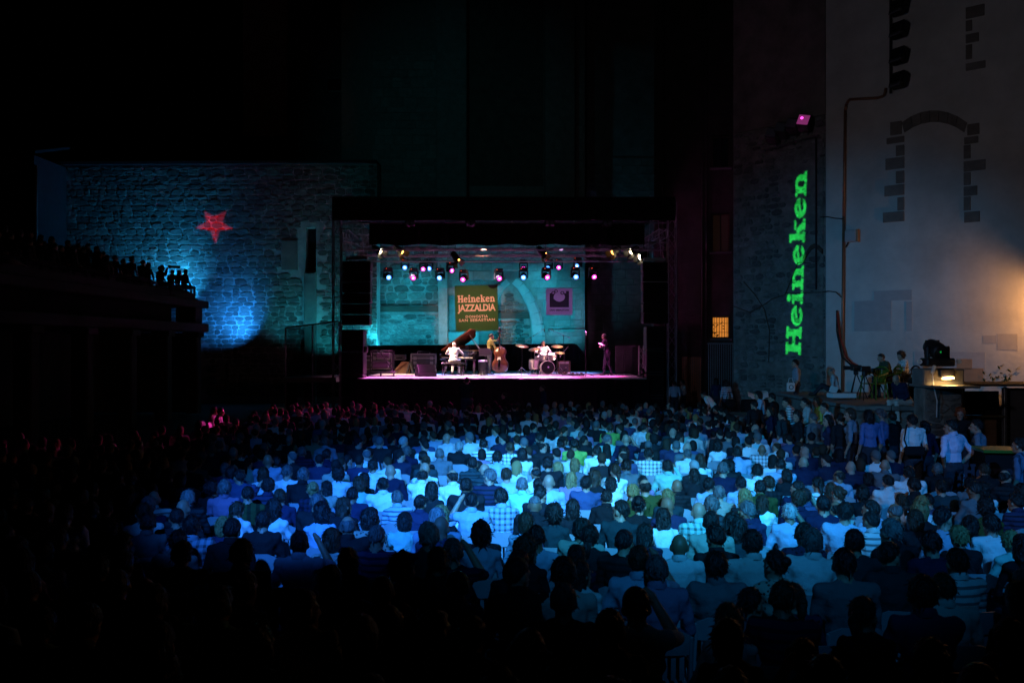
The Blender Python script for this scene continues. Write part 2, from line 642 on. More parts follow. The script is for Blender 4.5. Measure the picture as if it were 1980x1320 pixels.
def lay(parent, tag_name, stones, tmpl, material, depth, score=None, limit=300, y=0.0, seed=3):
    """the stones that show largest become parts, the rest one joined part"""
    rnd = random.Random(seed)
    if score:
        stones = sorted(stones, key=lambda t: -score(t[0], t[1]))
    meshes = []
    for vs, fs in tmpl:
        m = MB()
        m.add(vs, fs)
        meshes.append(m.mesh(tag_name, material))
    for s in stones[:limit]:
        k = rnd.randrange(len(tmpl))
        o = link(tag_name, meshes[k], parent, (s[0], y, s[1]))
        o.scale = (s[2], depth * rnd.uniform(.6, 1.3), s[3])
    rest = MB()
    for s in stones[limit:]:
        vs, fs = rnd.choice(tmpl)
        dd = depth * rnd.uniform(.6, 1.3)
        rest.add([(s[0] + v[0] * s[2], y + v[1] * dd, s[1] + v[2] * s[3]) for v in vs], fs)
    if rest.f:
        tag(rest.build(tag_name + '_courses', material, parent), kind='stuff')


ST = stone_templates(24, 11, 9, .12)
RB = stone_templates(20, 12, 7, .16)
AB = block_templates(16, 13)

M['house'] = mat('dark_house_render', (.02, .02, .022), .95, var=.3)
# ---------------------------------------------------------------- stone wall left of the stage
LW = Wall((at(0, 0, 50.6)[0] - 3, 50.6), (at(729, 0, 50)[0], 50.0))
t = LW.thing('stone_wall', 'tall rubble stone wall left of the stage, washed with blue light', 'wall')
xa, zt = LW.uv(70, 320)
xb = LW.len
slit = (*LW.uv(591, 525), *LW.uv(611, 440))
pier = (*LW.uv(589, 660), *LW.uv(612, 526))
patch = (*LW.uv(545, 522), *LW.uv(576, 466))
m = MB()


def with_hole(m, x0, x1, z0, z1, hx0, hx1, hz0, hz1, y0, y1):
    for a, b, c, d in ((x0, hx0, z0, z1), (hx1, x1, z0, z1), (hx0, hx1, z0, hz0), (hx0, hx1, hz1, z1)):
        m.box(((a + b) / 2, (y0 + y1) / 2, (c + d) / 2), (b - a, y1 - y0, d - c))


with_hole(m, 0, xb, 0, zt, slit[0], slit[2], slit[1], slit[3], 0, 1.0)
m.build('mortar_bed', M['mortar'], t)
MB().box(((slit[0] + slit[2]) / 2, .6, (slit[1] + slit[3]) / 2), (slit[2] - slit[0], .02, slit[3] - slit[1])).build('slit_window', M['glass'], t)
MB().rbox(((pier[0] + pier[2]) / 2, -.05, pier[3] / 2 - .02), (pier[2] - pier[0], .2, pier[3] - .04), .03).build('pier', M['render'], t)
MB().box(((patch[0] + patch[2]) / 2, -.04, (patch[1] + patch[3]) / 2), (patch[2] - patch[0], .09, patch[3] - patch[1])).build('mortar_patch', M['render'], t)


def lw_ok(x, z, hw, hh):
    for q in (slit, pier, patch):
        if q[0] - hw < x < q[2] + hw and q[1] - hh < z < q[3] + hh:
            return False
    if x < LW.uv(395, 600)[0] and z < LW.uv(300, 590)[1] - 2:
        return False
    return True


glows = [LW.uv(320, 480), LW.uv(450, 610), LW.uv(640, 640), LW.uv(520, 480), LW.uv(415, 437)]
lay(t, 'stone', courses(xa, xb, .4, zt - .1, .5, .28, 5, lw_ok, gap=.022, wander=.7), ST, M['stone'], .036,
    score=lambda x, z: max(-math.hypot(x - g[0], (z - g[1]) * 1.2) for g in glows))
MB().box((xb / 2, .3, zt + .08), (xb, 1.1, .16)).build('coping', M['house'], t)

# corner of a plastered building at the far left
t = thing('plastered_house', 'unlit plastered house corner at the far left edge with pale downpipe', 'house', at(30, 600, 47))
t.location.z = 0
p0, p1 = at(-160, 300, 47), at(66, 300, 47)
cx = (p0.x + p1.x) / 2 - t.location.x
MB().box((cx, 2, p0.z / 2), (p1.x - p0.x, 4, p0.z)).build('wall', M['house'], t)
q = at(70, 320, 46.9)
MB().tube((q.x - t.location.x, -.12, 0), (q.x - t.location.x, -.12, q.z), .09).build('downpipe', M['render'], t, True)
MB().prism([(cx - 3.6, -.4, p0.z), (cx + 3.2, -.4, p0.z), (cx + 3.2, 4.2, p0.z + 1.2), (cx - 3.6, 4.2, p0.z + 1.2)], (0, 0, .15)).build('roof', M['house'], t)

# ---------------------------------------------------------------- church wall behind the stage
CW = Wall((at(660, 0, 51.6)[0], 51.6), (at(1131, 0, 51.6)[0], 51.6))
t = CW.thing('church_wall', 'church wall with pointed blind arch behind the stage, lit teal', 'wall')
L = CW.len
u = lambda px, py=600: CW.uv(px, py)[0]
zz = lambda py: CW.uv(900, py)[1]
top = 27.0
MB().box((L / 2, 1.0, top / 2), (L, 2, top)).build('wall_core', M['joint'], t)
# pointed arch: centre line in pixels, width
cl = [(994, 543, 14), (1006, 553, 16), (1017, 568, 18), (1027, 586, 20), (1034, 606, 22), (1039, 628, 24), (1041, 650, 26), (1042, 675, 27)]
archpts = [(CW.uv(x, y), ww_ * 51.6 / F) for x, y, ww_ in cl]
ax = u(988)


def in_arch(x, z):
    """-1 inside the opening, 0 on the arch ring, 1 outside"""
    xr = abs(x - ax)
    best, side = 9, 1
    for (p, wa), (q, wb) in zip(archpts[:-1], archpts[1:]):
        a, b = Vector((p[0] - ax, p[1])), Vector((q[0] - ax, q[1]))
        d = b - a
        v = Vector((xr, z)) - a
        s_ = max(0, min(1, v.dot(d) / d.dot(d)))
        dist = (v - d * s_).length
        if dist < best:
            best, hw = dist, (wa + (wb - wa) * s_) / 2
            side = 1 if (d.x * v.y - d.y * v.x) > 0 else -1
    if z > archpts[0][0][1] + .3:
        return 1
    if best < hw:
        return 0
    return side


xl, xr_ = u(731), u(848)
beam_z = (zz(603), zz(592))
beam2 = (u(935), u(1024), zz(616), zz(604))
M['stone_b'] = mat('grey_rubble', (.13, .125, .11), .9, var=.35, vscale=5, bump=.6, bscale=16, island=.4)
s1 = courses(xl, xr_, beam_z[1] + .05, zz(480), .62, .36, 21, lambda x, z, hw, hh: hw > .1, gap=.045)
s2 = courses(xl, xr_, 1.4, beam_z[0] - .05, .55, .24, 22, gap=.03)
s3 = courses(u(900), u(1035), 1.4, zz(548), .4, .22, 23,
             lambda x, z, hw, hh: in_arch(x, z) == -1 and in_arch(x + hw, z + hh) == -1 and in_arch(x - hw, z + hh) == -1 and not (beam2[0] < x < beam2[1] and beam2[2] - hh < z < beam2[3] + hh), gap=.03)
M['bed'] = mat('panel_mortar', (.27, .26, .24), .95, var=.3, vscale=3, bump=.5, bscale=14)
MB().box(((xl + xr_) / 2, -.01, (zz(480) + .0) / 2), (xr_ - xl, .06, zz(480))).build('mortar_bed', M['bed'], t)
M['stone_c'] = mat('pale_rubble', (.22, .21, .19), .9, var=.5, vscale=3, bump=.6, bscale=16, island=.55)
lay(t, 'stone', s1 + s3, ST, M['stone_b'], .05, limit=200, y=-.03)
lay(t, 'stone', s2, ST, M['stone_c'], .03, limit=100, y=-.03)
MB().rbox(((xl + xr_) / 2, -.08, sum(beam_z) / 2), (xr_ - xl - .02, .2, beam_z[1] - beam_z[0]), .02).build('timber_beam', M['timber'], t)
MB().rbox(((beam2[0] + beam2[1]) / 2, -.05, (beam2[2] + beam2[3]) / 2), (beam2[1] - beam2[0], .14, beam2[3] - beam2[2]), .02).build('timber_beam', M['timber'], t)
MB().rbox(((u(848) + u(866)) / 2, -.12, zz(300) / 2), (u(866) - u(848), .3, zz(300)), .04).build('pilaster', M['ashlar'], t)
s4 = courses(u(868), u(1131), zz(722), zz(455), .78, .42, 24,
             lambda x, z, hw, hh: in_arch(x, z) == 1 and in_arch(x - hw, z - hh) == 1 and in_arch(x + hw, z - hh) == 1 and in_arch(x - hw, z + hh) == 1 and in_arch(x + hw, z + hh) == 1, gap=.016, wander=0)
lay(t, 'ashlar_block', s4, AB, M['ashlar'], .035, limit=300)
# voussoirs of the arch, each its own stone
for sgn in (1, -1):
    for (p, wa), (q, wb) in list(zip(archpts[:-1], archpts[1:]))[:7 if sgn > 0 else 4]:
        a, b = Vector((p[0] - ax, 0, p[1])), Vector((q[0] - ax, 0, q[1]))
        d = (b - a).normalized()
        nrm = Vector((d.z, 0, -d.x))
        g = d * .012
        quad = [a + g - nrm * wa / 2, b - g - nrm * wb / 2, b - g + nrm * wb / 2, a + g + nrm * wa / 2]
        quad2 = [a + g - nrm * wa * .3, b - g - nrm * wb * .3, b - g + nrm * wb * .42, a + g + nrm * wa * .42]
        f = lambda v, y: (ax + sgn * v.x, y, v.z)
        mm = MB()
        vs = [f(v, .02) for v in quad] + [f(v, -.1) for v in quad] + [f(v, -.2) for v in quad2]
        mm.add(vs, [(0, 1, 5, 4), (1, 2, 6, 5), (2, 3, 7, 6), (3, 0, 4, 7), (4, 5, 9, 8), (5, 6, 10, 9), (6, 7, 11, 10), (7, 4, 8, 11), (8, 9, 10, 11)])
        mm.build('arch_stone', M['archstone'], t)
m = MB()
m.rbox(((u(1062) + u(1131)) / 2, -.05, zz(637)), (u(1131) - u(1062), .12, .07), .02)
m.rbox(((u(864) + u(925)) / 2, -.05, zz(641)), (u(925) - u(864), .12, .06), .02)
MB().rbox(((u(866) + u(926)) / 2, -.06, zz(642) / 2), (u(926) - u(866), .16, zz(642)), .02).build('plain_panel', M['archstone'], t)
m.build('string_course', M['joint'], t)
# upper part: buttresses and dark field above the stage roof
for a, b in ((846, 904), (1052, 1110)):
    MB().rbox(((u(a) + u(b)) / 2, -.5, top / 2 + zz(470) / 2), (u(b) - u(a), 1.0, top - zz(470)), .06).build('buttress', M['ashlar'], t)
M['field'] = mat('upper_church_field', (.16, .12, .1), .95, var=.3, vscale=2, bump=.4, bscale=8)
MB().box(((u(905) + u(1051)) / 2, -.012, (top + zz(360)) / 2), (u(1051) - u(905) - .02, .03, top - zz(360))).build('recessed_field', M['field'], t)
s5 = courses(u(720), u(845), zz(400), zz(100), .8, .42, 25, gap=.03) + courses(u(1112), u(1131), zz(420), zz(100), .6, .4, 26, gap=.03)
lay(t, 'upper_stone', s5, AB, M['ashlar'], .04, limit=0)
# niche high on the dark wall
nx, nz = CW.uv(648, 165)
# low boundary at the right of the church: dark nave wall in shadow
NW = Wall((at(1132, 0, 54)[0], 54), (at(1275, 0, 54)[0], 54))
t = NW.thing('nave_wall', 'unlit dark church wall right of the teal arch', 'wall')
MB().box((NW.len / 2, .6, 13), (NW.len, 1.2, 26)).build('wall_core', M['render'], t)
lay(t, 'ashlar_block', courses(0, NW.len, 1, 14, .9, .5, 27, gap=.02, wander=0), AB, M['render'], .04, limit=120)
# dark tower above the left wall
TW = Wall((at(470, 0, 56)[0], 56), (at(735, 0, 56)[0], 56))
t = TW.thing('church_tower', 'unlit church block rising dark above the stone wall', 'building')
MB().box((TW.len / 2, 1.5, 14), (TW.len, 3, 28)).build('wall', M['render'], t)
a, b = TW.uv(630, 180), TW.uv(666, 150)
mm = MB()
for x0, x1, z0, z1 in ((a[0], b[0], a[1], a[1] + .12), (a[0], b[0], b[1] - .12, b[1]), (a[0], a[0] + .12, a[1], b[1]), (b[0] - .12, b[0], a[1], b[1])):
    mm.box(((x0 + x1) / 2, -.05, (z0 + z1) / 2), (x1 - x0, .12, z1 - z0))
f = mm.build('window_frame', M['ashlar'], t)
MB().box(((a[0] + b[0]) / 2, .0, (a[1] + b[1]) / 2), (b[0] - a[0], .02, b[1] - a[1])).build('pane', M['glass'], f)

# ---------------------------------------------------------------- dark apartment house right of the stage
AW = Wall((at(1265, 0, 47)[0], 47.0), (at(1475, 0, 46)[0], 46.0))
t = AW.thing('apartment_house', 'dark apartment house right of the stage with two orange lit windows', 'house')
hz = 24.0
wins = [(1376, 1411, 325, 262, 'glass'), (1378, 1409, 487, 412, 'window_dim'), (1377, 1405, 654, 611, 'window_lit')]
m = MB()
xs0 = AW.uv(1376, 500)[0]
xs1 = AW.uv(1411, 500)[0]
m.box((xs0 / 2, .75, hz / 2), (xs0, 1.5, hz))
m.box(((xs1 + AW.len) / 2, .75, hz / 2), (AW.len - xs1, 1.5, hz))
zc = 0
for x0, x1, y0, y1, k in reversed(wins):
    z0, z1 = AW.uv(x0, y0)[1], AW.uv(x0, y1)[1]
    m.box(((xs0 + xs1) / 2, .75, (zc + z0) / 2), (xs1 - xs0, 1.5, z0 - zc))
    zc = z1
m.box(((xs0 + xs1) / 2, .75, (zc + hz) / 2), (xs1 - xs0, 1.5, hz - zc))
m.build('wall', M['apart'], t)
for x0, x1, y0, y1, k in wins:
    (a0, z0), (a1, z1) = AW.uv(x0, y0), AW.uv(x1, y1)
    a0, a1 = xs0, xs1
    m = MB()
    for q in ((a0, a0 + .07, z0, z1), (a1 - .07, a1, z0, z1), (a0 + .07, a1 - .07, z0, z0 + .07), (a0 + .07, a1 - .07, z1 - .07, z1)):
        m.box(((q[0] + q[1]) / 2, .22, (q[2] + q[3]) / 2), (q[1] - q[0], .1, q[3] - q[2]))
    f = m.build('window', M['timber'], t)
    MB().box(((a0 + a1) / 2, .3, (z0 + z1) / 2), (a1 - a0, .02, z1 - z0)).build('pane', M[k], f)
    m = MB()
    n = 6 if k == 'window_lit' else 1
    for i in range(n):
        xx = a0 + (a1 - a0) * (i + 1) / (n + 1)
        m.tube((xx, .12, z0), (xx, .12, z1), .014 if n > 1 else .03)
    if k == 'window_lit':
        for zq in (z0 + .3, z0 + .75):
            m.tube((a0, .12, zq), (a1, .12, zq), .012)
    m.build('bar', M['fence'], f)
    if k == 'window_lit':
        m = MB()
        rnd = random.Random(4)
        for i in range(26):
            c = Vector((a0 + .12 + rnd.uniform(-.1, .42) * (1 if i % 2 else .6), .08, z0 + rnd.uniform(.08, .75)))
            dd = Vector((rnd.uniform(-.12, .12), rnd.uniform(-.05, .05), rnd.uniform(-.05, .1)))
            m.add([c, c + dd + Vector((0, .02, .03)), c + dd * 1.8, c + dd - Vector((0, .02, .03))], [(0, 1, 2, 3)])
        m.build('pot_plant', M['leaf'], f)
    MB().rbox(((a0 + a1) / 2, -.06, z0 - .05), (a1 - a0 + .2, .2, .1), .02).build('sill', M['concrete'], t)
for px_ in (1283, 1358, 1366):
    a0 = AW.uv(px_, 400)[0]
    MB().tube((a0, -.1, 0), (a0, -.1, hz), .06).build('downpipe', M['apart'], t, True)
m = MB()
x0, x1 = AW.uv(1318, 720)[0], AW.uv(1356, 720)[0]
zt_ = AW.uv(1330, 690)[1]
for i in range(9):
    xx = x0 + (x1 - x0) * (i + .5) / 9
    m.box((xx, -.06, zt_ / 2), ((x1 - x0) / 9 - .02, .1, zt_))
m.build('boarded_door', M['mahogany'], t)

# ---------------------------------------------------------------- rubble wall that carries the projected word
RW = Wall((at(1418, 0, 34.2)[0], 34.2), (at(1598, 0, 31.2)[0], 31.2))
t = RW.thing('rubble_wall', 'dark rubble wall carrying the green projected word, right of the yard', 'wall')
hz = 16.0
MB().box((RW.len / 2, .6, hz / 2), (RW.len, 1.2, hz)).build('mortar_bed', M['darkmortar'], t)
q0, q1 = RW.uv(1508, 735), RW.uv(1592, 268)
s6 = courses(.02, RW.len - .02, .2, RW.uv(1500, 240)[1], .34, .2, 31, lambda x, z, hw, hh: random.Random(int(x * 91 + z * 717)).random() < (.35 if q0[0] < x < q1[0] and q0[1] < z < q1[1] else .8), gap=.05, wander=.8)
tx, tz = RW.uv(1540, 560)
lay(t, 'stone', s6, RB, M['rubble'], .045, score=lambda x, z: -math.hypot(x - tx, (z - tz) * .5), limit=300)
MB().box(((q0[0] + q1[0]) / 2, -.012, (q0[1] + q1[1]) / 2), (q1[0] - q0[0], .03, q1[1] - q0[1])).build('render_coat', M['darkmortar'], t)  # flat panel outlining the green light spill around the word
zq = RW.uv(1550, 232)[1]
MB().box((RW.len / 2 + .05, -.04, (hz + zq) / 2), (RW.len - .1, .1, hz - zq)).build('upper_plaster', M['render'], t)
m = MB()
for pth in ([(1420, 592), (1452, 604), (1478, 590), (1495, 578), (1520, 570), (1545, 508), (1570, 509)], [(1440, 545), (1462, 570), (1480, 598), (1490, 640), (1488, 700)], [(1590, 565), (1560, 566), (1545, 567), (1520, 566)]):
    m.path([Vector((*(lambda a: (a[0], -.06, a[1]))(RW.uv(*p)),)) for p in pth], .018, 6)
m.build('ivy_stem', M['timber'], t)
m = MB()
a, b = RW.uv(1556, 498), RW.uv(1592, 482)
pts = [(a[0] + (b[0] - a[0]) * k, a[1] + (b[1] - a[1]) * k + .32 * math.sin(math.pi * k)) for k in (0, .2, .4, .6, .8, 1)]
m.prism([(p[0], 0, p[1]) for p in pts] + [(p[0], 0, p[1] - .16) for p in reversed(pts)], (0, -.09, 0))
m.build('relieving_arch', M['timber'], t)
a = RW.uv(1581, 300)[0]
MB().tube((a, -.1, RW.uv(1581, 560)[1]), (a, -.1, RW.uv(1581, 265)[1]), .03).build('conduit', M['rubber'], t)

# ---------------------------------------------------------------- plastered building on the right
PW = Wall((at(1597, 0, 30.5)[0], 30.5), (at(2100, 0, 25.6)[0], 25.6))
t = PW.thing('plastered_building', 'pale plastered building on the right with blocked stone doorway', 'building')
hz = 17.0
MB().box((PW.len / 2, .9, hz / 2), (PW.len, 1.8, hz)).build('wall', M['plaster'], t)


def flat(px0, py0, px1, py1, name, material, depth=.03, off=0.0):
    (a0, z0), (a1, z1) = PW.uv(px0, py1), PW.uv(px1, py0)
    return MB().rbox(((a0 + a1) / 2, -depth / 2 - off, (z0 + z1) / 2), (a1 - a0, depth, z1 - z0), .008).build(name, material, t)


# stone surround: arch stones and long-and-short quoins
arc = [(1722, 236, 1750, 268)]
n = 7
for i in range(n):
    k0, k1 = i / n, (i + 1) / n
    f0 = lambda k: (1749 + 116 * k, 257 - 21 * math.sin(math.pi * k) ** .8)
    f1 = lambda k: (1744 + 127 * k, 238 - 24 * math.sin(math.pi * k) ** .8)
    quad = [PW.uv(*f0(k0 + .003)), PW.uv(*f0(k1 - .003)), PW.uv(*f1(k1 - .003)), PW.uv(*f1(k0 + .003))]
    MB().prism([(a, 0, z) for a, z in quad], (0, -.05, 0)).build('quoin', M['quoin'], t)
for q in ((1722, 234, 1744, 262.6), (1715, 263, 1749, 279.6), (1733, 280, 1749, 302.6), (1713, 303, 1749, 329.6), (1733, 330, 1749, 355.6), (1711, 356, 1749, 380.6), (1736, 381, 1749, 407.6), (1708, 408, 1749, 431),
          (1871, 238, 1894, 262.6), (1865, 263, 1892, 279.6), (1864, 280, 1877, 307.6), (1864, 308, 1906, 332.6), (1864, 333, 1877, 358.6), (1864, 359, 1890, 379.6), (1864, 380, 1877, 407.6), (1865, 408, 1895, 431),
          (1868, 8, 1904, 38), (1868, 39, 1880, 62), (1868, 63, 1893, 85), (1868, 86, 1880, 116), (1868, 117, 1906, 138)):
    flat(*q, 'quoin', M['quoin'], .05)
for q in ((1652, 580, 1724, 640), (1690, 560, 1763, 582), (1752, 583, 1764, 640)):
    flat(*q, 'plaster_patch', M['patch'], .012)
for q in ((1900, 648, 1926, 664), (1928, 645, 1968, 677)):
    flat(*q, 'plaster_patch', M['patch'], .012)
for q in ((1850, 694, 1880, 714), (1840, 712, 1902, 738)):
    flat(*q, 'ochre_patch', M['patchwarm'], .014)
flat(1768, 680, 1905, 738, 'plaster_patch', M['patch'], .01)
m = MB()
rnd = random.Random(8)
for i in range(40):
    px_, py_ = (rnd.gauss(1928, 18), 742 - abs(rnd.gauss(0, 11))) if i < 28 else (rnd.uniform(1930, 1965), 742 - rnd.uniform(0, 34))
    a, z = PW.uv(px_, py_)
    dx, dz = rnd.uniform(-.1, .2), rnd.uniform(.02, .16)
    m.add([(a, -.05, z), (a + dx * .5 + .03, -.09, z + dz * .6), (a + dx, -.07, z + dz), (a + dx * .5 - .03, -.05, z + dz * .4)], [(0, 1, 2, 3)])
m.build('weed', M['leaf'], t)
# main pipe with its elbow
P = lambda px, py, off=.12: PW.world(*PW.uv(px, py), off)
m = MB()
m.path([P(1631, 762), P(1634, 420), P(1637, 215), P(1639, 203), P(1645, 194), P(1700, 191), P(1712, 187), P(1716, 172)], .045, 8)
t2 = tag(m.build('wall_pipe', M['pipe'], None, True), 'rusty brown pipe climbing the pale plaster and elbowing towards the floodlights', 'pipe')
for pts, r, c, lab in (([(1643, 640), (1622, 600), (1622, 640), (1632, 690), (1648, 704), (1662, 712)], .03, 'rubber', 'black cable loop hanging beside the wall pipe'),
                       ([(1622, 604), (1628, 650), (1640, 690), (1652, 702), (1668, 709)], .03, 'red', 'red cable sagging from the pipe to the tripods'),
                       ([(1631, 575), (1620, 565), (1605, 563), (1594, 565)], .018, 'rubber', 'thin cable running from the rubble wall to the pipe'),
                       ([(1633, 424), (1618, 423), (1604, 420), (1590, 421)], .018, 'rubber', 'upper thin cable crossing the corner to the pipe')):
    m = MB()
    m.path([P(*p, .16) for p in (pts[1:] if lab.startswith('black') else pts)], r, 6)
    tag(m.build('wall_cable', M[c]), lab, 'cable', 'cables on the right wall')
# junction box; orange light on its side is put into the end plate colour
c = P(1649, 457, .12)
t2 = thing('junction_box', 'grey junction box with rust coloured end beside the wall pipe', 'box', c, PW.ang)
MB().rbox((0, 0, 0), (.36, .22, .38), .02).build('housing', M['patch'], t2)
MB().rbox((.215, 0, 0), (.065, .2, .4), .01).build('end_plate', M['patchwarm'], t2)
MB().tube((-.1, 0, -.19), (-.2, .05, -.34), .02).build('cable_gland', M['rubber'], t2)


# ================================================================== STAGE
SF, SB, SZ = 39.0, 49.3, 1.77             # front, back, deck height
sx = lambda px, d: (px - 990) * d / F
sl, sr = sx(690, SF), sx(1250, SF)
t = thing('stage', 'covered festival stage with black roof fascia and grey deck', 'stage', (0, SF, 0))
G = lambda px, py, d: at(px, py, d) - Vector((0, SF, 0))
m = MB()
nx_, ny_ = 7, 5
for i in range(nx_):
    for j in range(ny_):
        x0, x1 = sl + (sr - sl) * i / nx_, sl + (sr - sl) * (i + 1) / nx_
        y0, y1 = (SB - SF) * j / ny_, (SB - SF) * (j + 1) / ny_
        o = MB().rbox(((x0 + x1) / 2, (y0 + y1) / 2, SZ - .06), (x1 - x0 - .008, y1 - y0 - .008, .12), .006).build('deck_panel', M['deck'], t)
m = MB()
n = 90
for i in range(n + 1):
    k = i / n
    x = sl - .1 + (sr - sl + .2) * k
    y = -.06 - .035 * math.sin(i * 1.9) - .02 * math.sin(i * .7)
    m.v += [(x, y, SZ - .03 + .012 * math.sin(i * .83) - .02 * abs(math.sin(i * .21))), (x, y * 1.6, .75), (x, y * 2.1, .02)]
for i in range(n):
    for r in range(2):
        m.f.append((3 * i + r, 3 * i + 3 + r, 3 * i + 4 + r, 3 * i + 1 + r))
        m.m.append(0)
m.build('skirt', M['black'], t)
# black low curtain along the back
m = MB()
pts = [(sx(700, 49), 0)]
x0, x1 = sx(706, 49), sx(1130, 49)
n = 110
for i in range(n + 1):
    k = i / n
    x = x0 + (x1 - x0) * k
    top_ = CAMZ + (665 - (668 - 4 * k)) * 49 / F
    if k > .955:
        top_ -= (k - .955) ** 1.5 * 60
    y = 49 - SF + .05 * math.sin(i * 1.3) + .03 * math.sin(i * .57)
    m.v += [(x, y, max(top_, 2.3)), (x, y, SZ + .01)]
for i in range(n):
    m.f.append((2 * i, 2 * i + 2, 2 * i + 3, 2 * i + 1))
    m.m.append(0)
m.build('back_curtain', M['black'], t)
# roof
RT = SF + .2
zr0, zr1 = CAMZ + (665 - 426) * RT / F, CAMZ + (665 - 381) * RT / F
rl, rr = sx(643, RT), sx(1305, RT)
MB().box(((rl + rr) / 2, .2, (zr0 + zr1) / 2), (rr - rl, .12, zr1 - zr0)).build('roof_fascia', M['black'], t)
m = MB()
n = 80
va0, va1 = sx(712, RT), sx(1248, RT)
z0, z1 = CAMZ + (665 - 472) * RT / F, CAMZ + (665 - 429) * RT / F
for i in range(n + 1):
    x = va0 + (va1 - va0) * i / n
    y = .5 + .03 * math.sin(i * 1.7)
    m.v += [(x, y, z1), (x, y, z0 + .03 * math.sin(i * .5))]
for i in range(n):
    m.f.append((2 * i, 2 * i + 2, 2 * i + 3, 2 * i + 1))
    m.m.append(0)
m.build('valance', M['black'], t)
m = MB()
m.box(((rl + rr) / 2, 6.25, zr1 - .1), (rr - rl, 12.2, .1))
m.build('roof_sheet', M['black'], t)


def truss(a, b, hw=.2, r=.026, rb=.014, step=.5):
    """box lattice girder from a to b"""
    a, b = Vector(a), Vector(b)
    d = (b - a).normalized()
    up = Vector((0, 0, 1)) if abs(d.z) < .9 else Vector((0, 1, 0))
    s_ = d.cross(up).normalized() * hw
    up = s_.cross(d).normalized() * hw
    cr = [s_ + up, -s_ + up, -s_ - up, s_ - up]
    m = MB()
    for c in cr:
        m.tube(a + c, b + c, r, r, 6)
    L_ = (b - a).length
    k = int(L_ / step)
    for i in range(k):
        p, q = a + d * (L_ * i / k), a + d * (L_ * (i + 1) / k)
        for j in range(4):
            c0, c1 = cr[j], cr[(j + 1) % 4]
            if i % 2:
                c0, c1 = c1, c0
            m.tube(p + c0, q + c1, rb, rb, 4, caps=False)
    return m


for px_, d in ((652, SF + .4), (1299, SF + .4), (676, SB), (1268, SB)):
    p = G(px_, 700, d)
    truss((p.x, p.y, 0), (p.x, p.y, zr1 - .2), .17).build('tower_truss', M['steel'], t)
    MB().rbox((p.x, p.y, .08), (.9, .9, .16), .02).build('tower_base', M['steel'], t)
tz = G(900, 491, 42).z
for d, py, p0, p1 in ((42.0, 488, 690, 1246), (46.5, 499, 700, 1240), (40.6, 476, 660, 1290)):
    a, b = G(p0, py, d), G(p1, py, d)
    truss(a, b, .17).build('lighting_truss', M['truss'], t)
for p0, p1 in ((664, 700), (1284, 1236)):
    a, b = G(p0, 450, 39.6), G(p1, 478, 48)
    truss(a, b, .17).build('side_truss', M['truss'], t)
a, b = G(660, 431, 39.5), G(1290, 431, 39.5)
MB().tube(a, b, .03).build('front_bar', M['steel'], t)
# hangers from roof to trusses
m = MB()
for px_ in (740, 860, 990, 1110, 1220):
    for d in (42.0, 46.5):
        p = G(px_, 488, d)
        m.tube(p, (p.x, p.y, zr1 - .15), .02, .02, 5)
m.build('hanger', M['steel'], t)
# side platform with scrim rail on the left
p0, p1 = sx(552, 40.5), sx(656, 40.5)
m = MB()
m.box(((p0 + p1) / 2, 2.5, SZ - .1), (p1 - p0, 3.5, .2))
m.build('wing_deck', M['concrete'], t)
m = MB()
zt_ = CAMZ + (665 - 634) * 40.5 / F
zt2 = CAMZ + (665 - 621) * 40.5 / F
for x, z in ((p0, zt_), ((p0 + p1) / 2, (zt_ + zt2) / 2), (p1, zt2)):
    m.tube((x, 1.5, 0), (x, 1.5, z), .035)
m.tube((p0, 1.5, zt_), (p1, 1.5, zt2), .035)
m.tube((p0, 1.5, zt_), (p0, 4.2, zt_), .035)
m.build('wing_rail', M['steel'], t)
M['scrim'] = mat('scrim_mesh', (.02, .022, .025), .9, spec=.1)
m = MB()
m.add([(p0, 1.55, .9), (p1, 1.55, .9), (p1, 1.55, zt2 - .05), (p0, 1.55, zt_ - .05)], [(0, 1, 2, 3)])
nt = M['scrim'].node_tree
tr = nt.nodes.new('ShaderNodeBsdfTransparent')
mx = nt.nodes.new('ShaderNodeMixShader')
mx.inputs[0].default_value = .72
nt.links.new(tr.outputs[0], mx.inputs[1])
nt.links.new(nt.nodes['Principled BSDF'].outputs[0], mx.inputs[2])
nt.links.new(mx.outputs[0], nt.nodes['Material Output'].inputs[0])
m.build('scrim', M['scrim'], t)
m = MB()
m.box((p0 + .2, 2.4, .9), (.5, 1.2, 1.5))
m.build('wing_step', M['blackpaint'], t)


# ---------------------------------------------------------------- loudspeakers
def speaker_box(name, parent, c, size):
    o = MB().rbox(c, size, .03).build(name, M['blackpaint'], parent)
    MB().box((c[0], c[1] - size[1] / 2 - .008, c[2]), (size[0] * .92, .012, size[2] * .86)).build('grille', M['black'], o)
    return o


for px0, px1, py0, py1, d, side in ((664, 718, 505, 629, 39.6, 'left'), (1241, 1289, 507, 626, 39.6, 'right')):
    a, b = at(px0, py1, d), at(px1, py0, d)
    t2 = thing('line_array', f'black loudspeaker array hanging at the {side} edge of the stage', 'loudspeaker', ((a.x + b.x) / 2, d, a.z))
    n = 6
    H = (b.z - a.z) / n
    for i in range(n):
        o = speaker_box('speaker_cabinet', t2, (0, -.04 * (n - i) * (n - i) / n + .1, H * (i + .5)), (b.x - a.x, .6, H - .03))
        if i == 4:
            MB().box((0, -.36 - .04 + .1, H * i + .02), (b.x - a.x, .02, .03)).build('rigging_bar', M['steel'], o)
    MB().box((0, 0, b.z - a.z + .12), (.9, .4, .12)).build('rigging_frame', M['steel'], t2)
    m = MB()
    m.tube((-.3, 0, b.z - a.z + .15), (-.1, 0, zr1 - a.z - .1), .015)
    m.tube((.3, 0, b.z - a.z + .15), (.1, 0, zr1 - a.z - .1), .015)
    m.build('chain', M['steel'], t2)
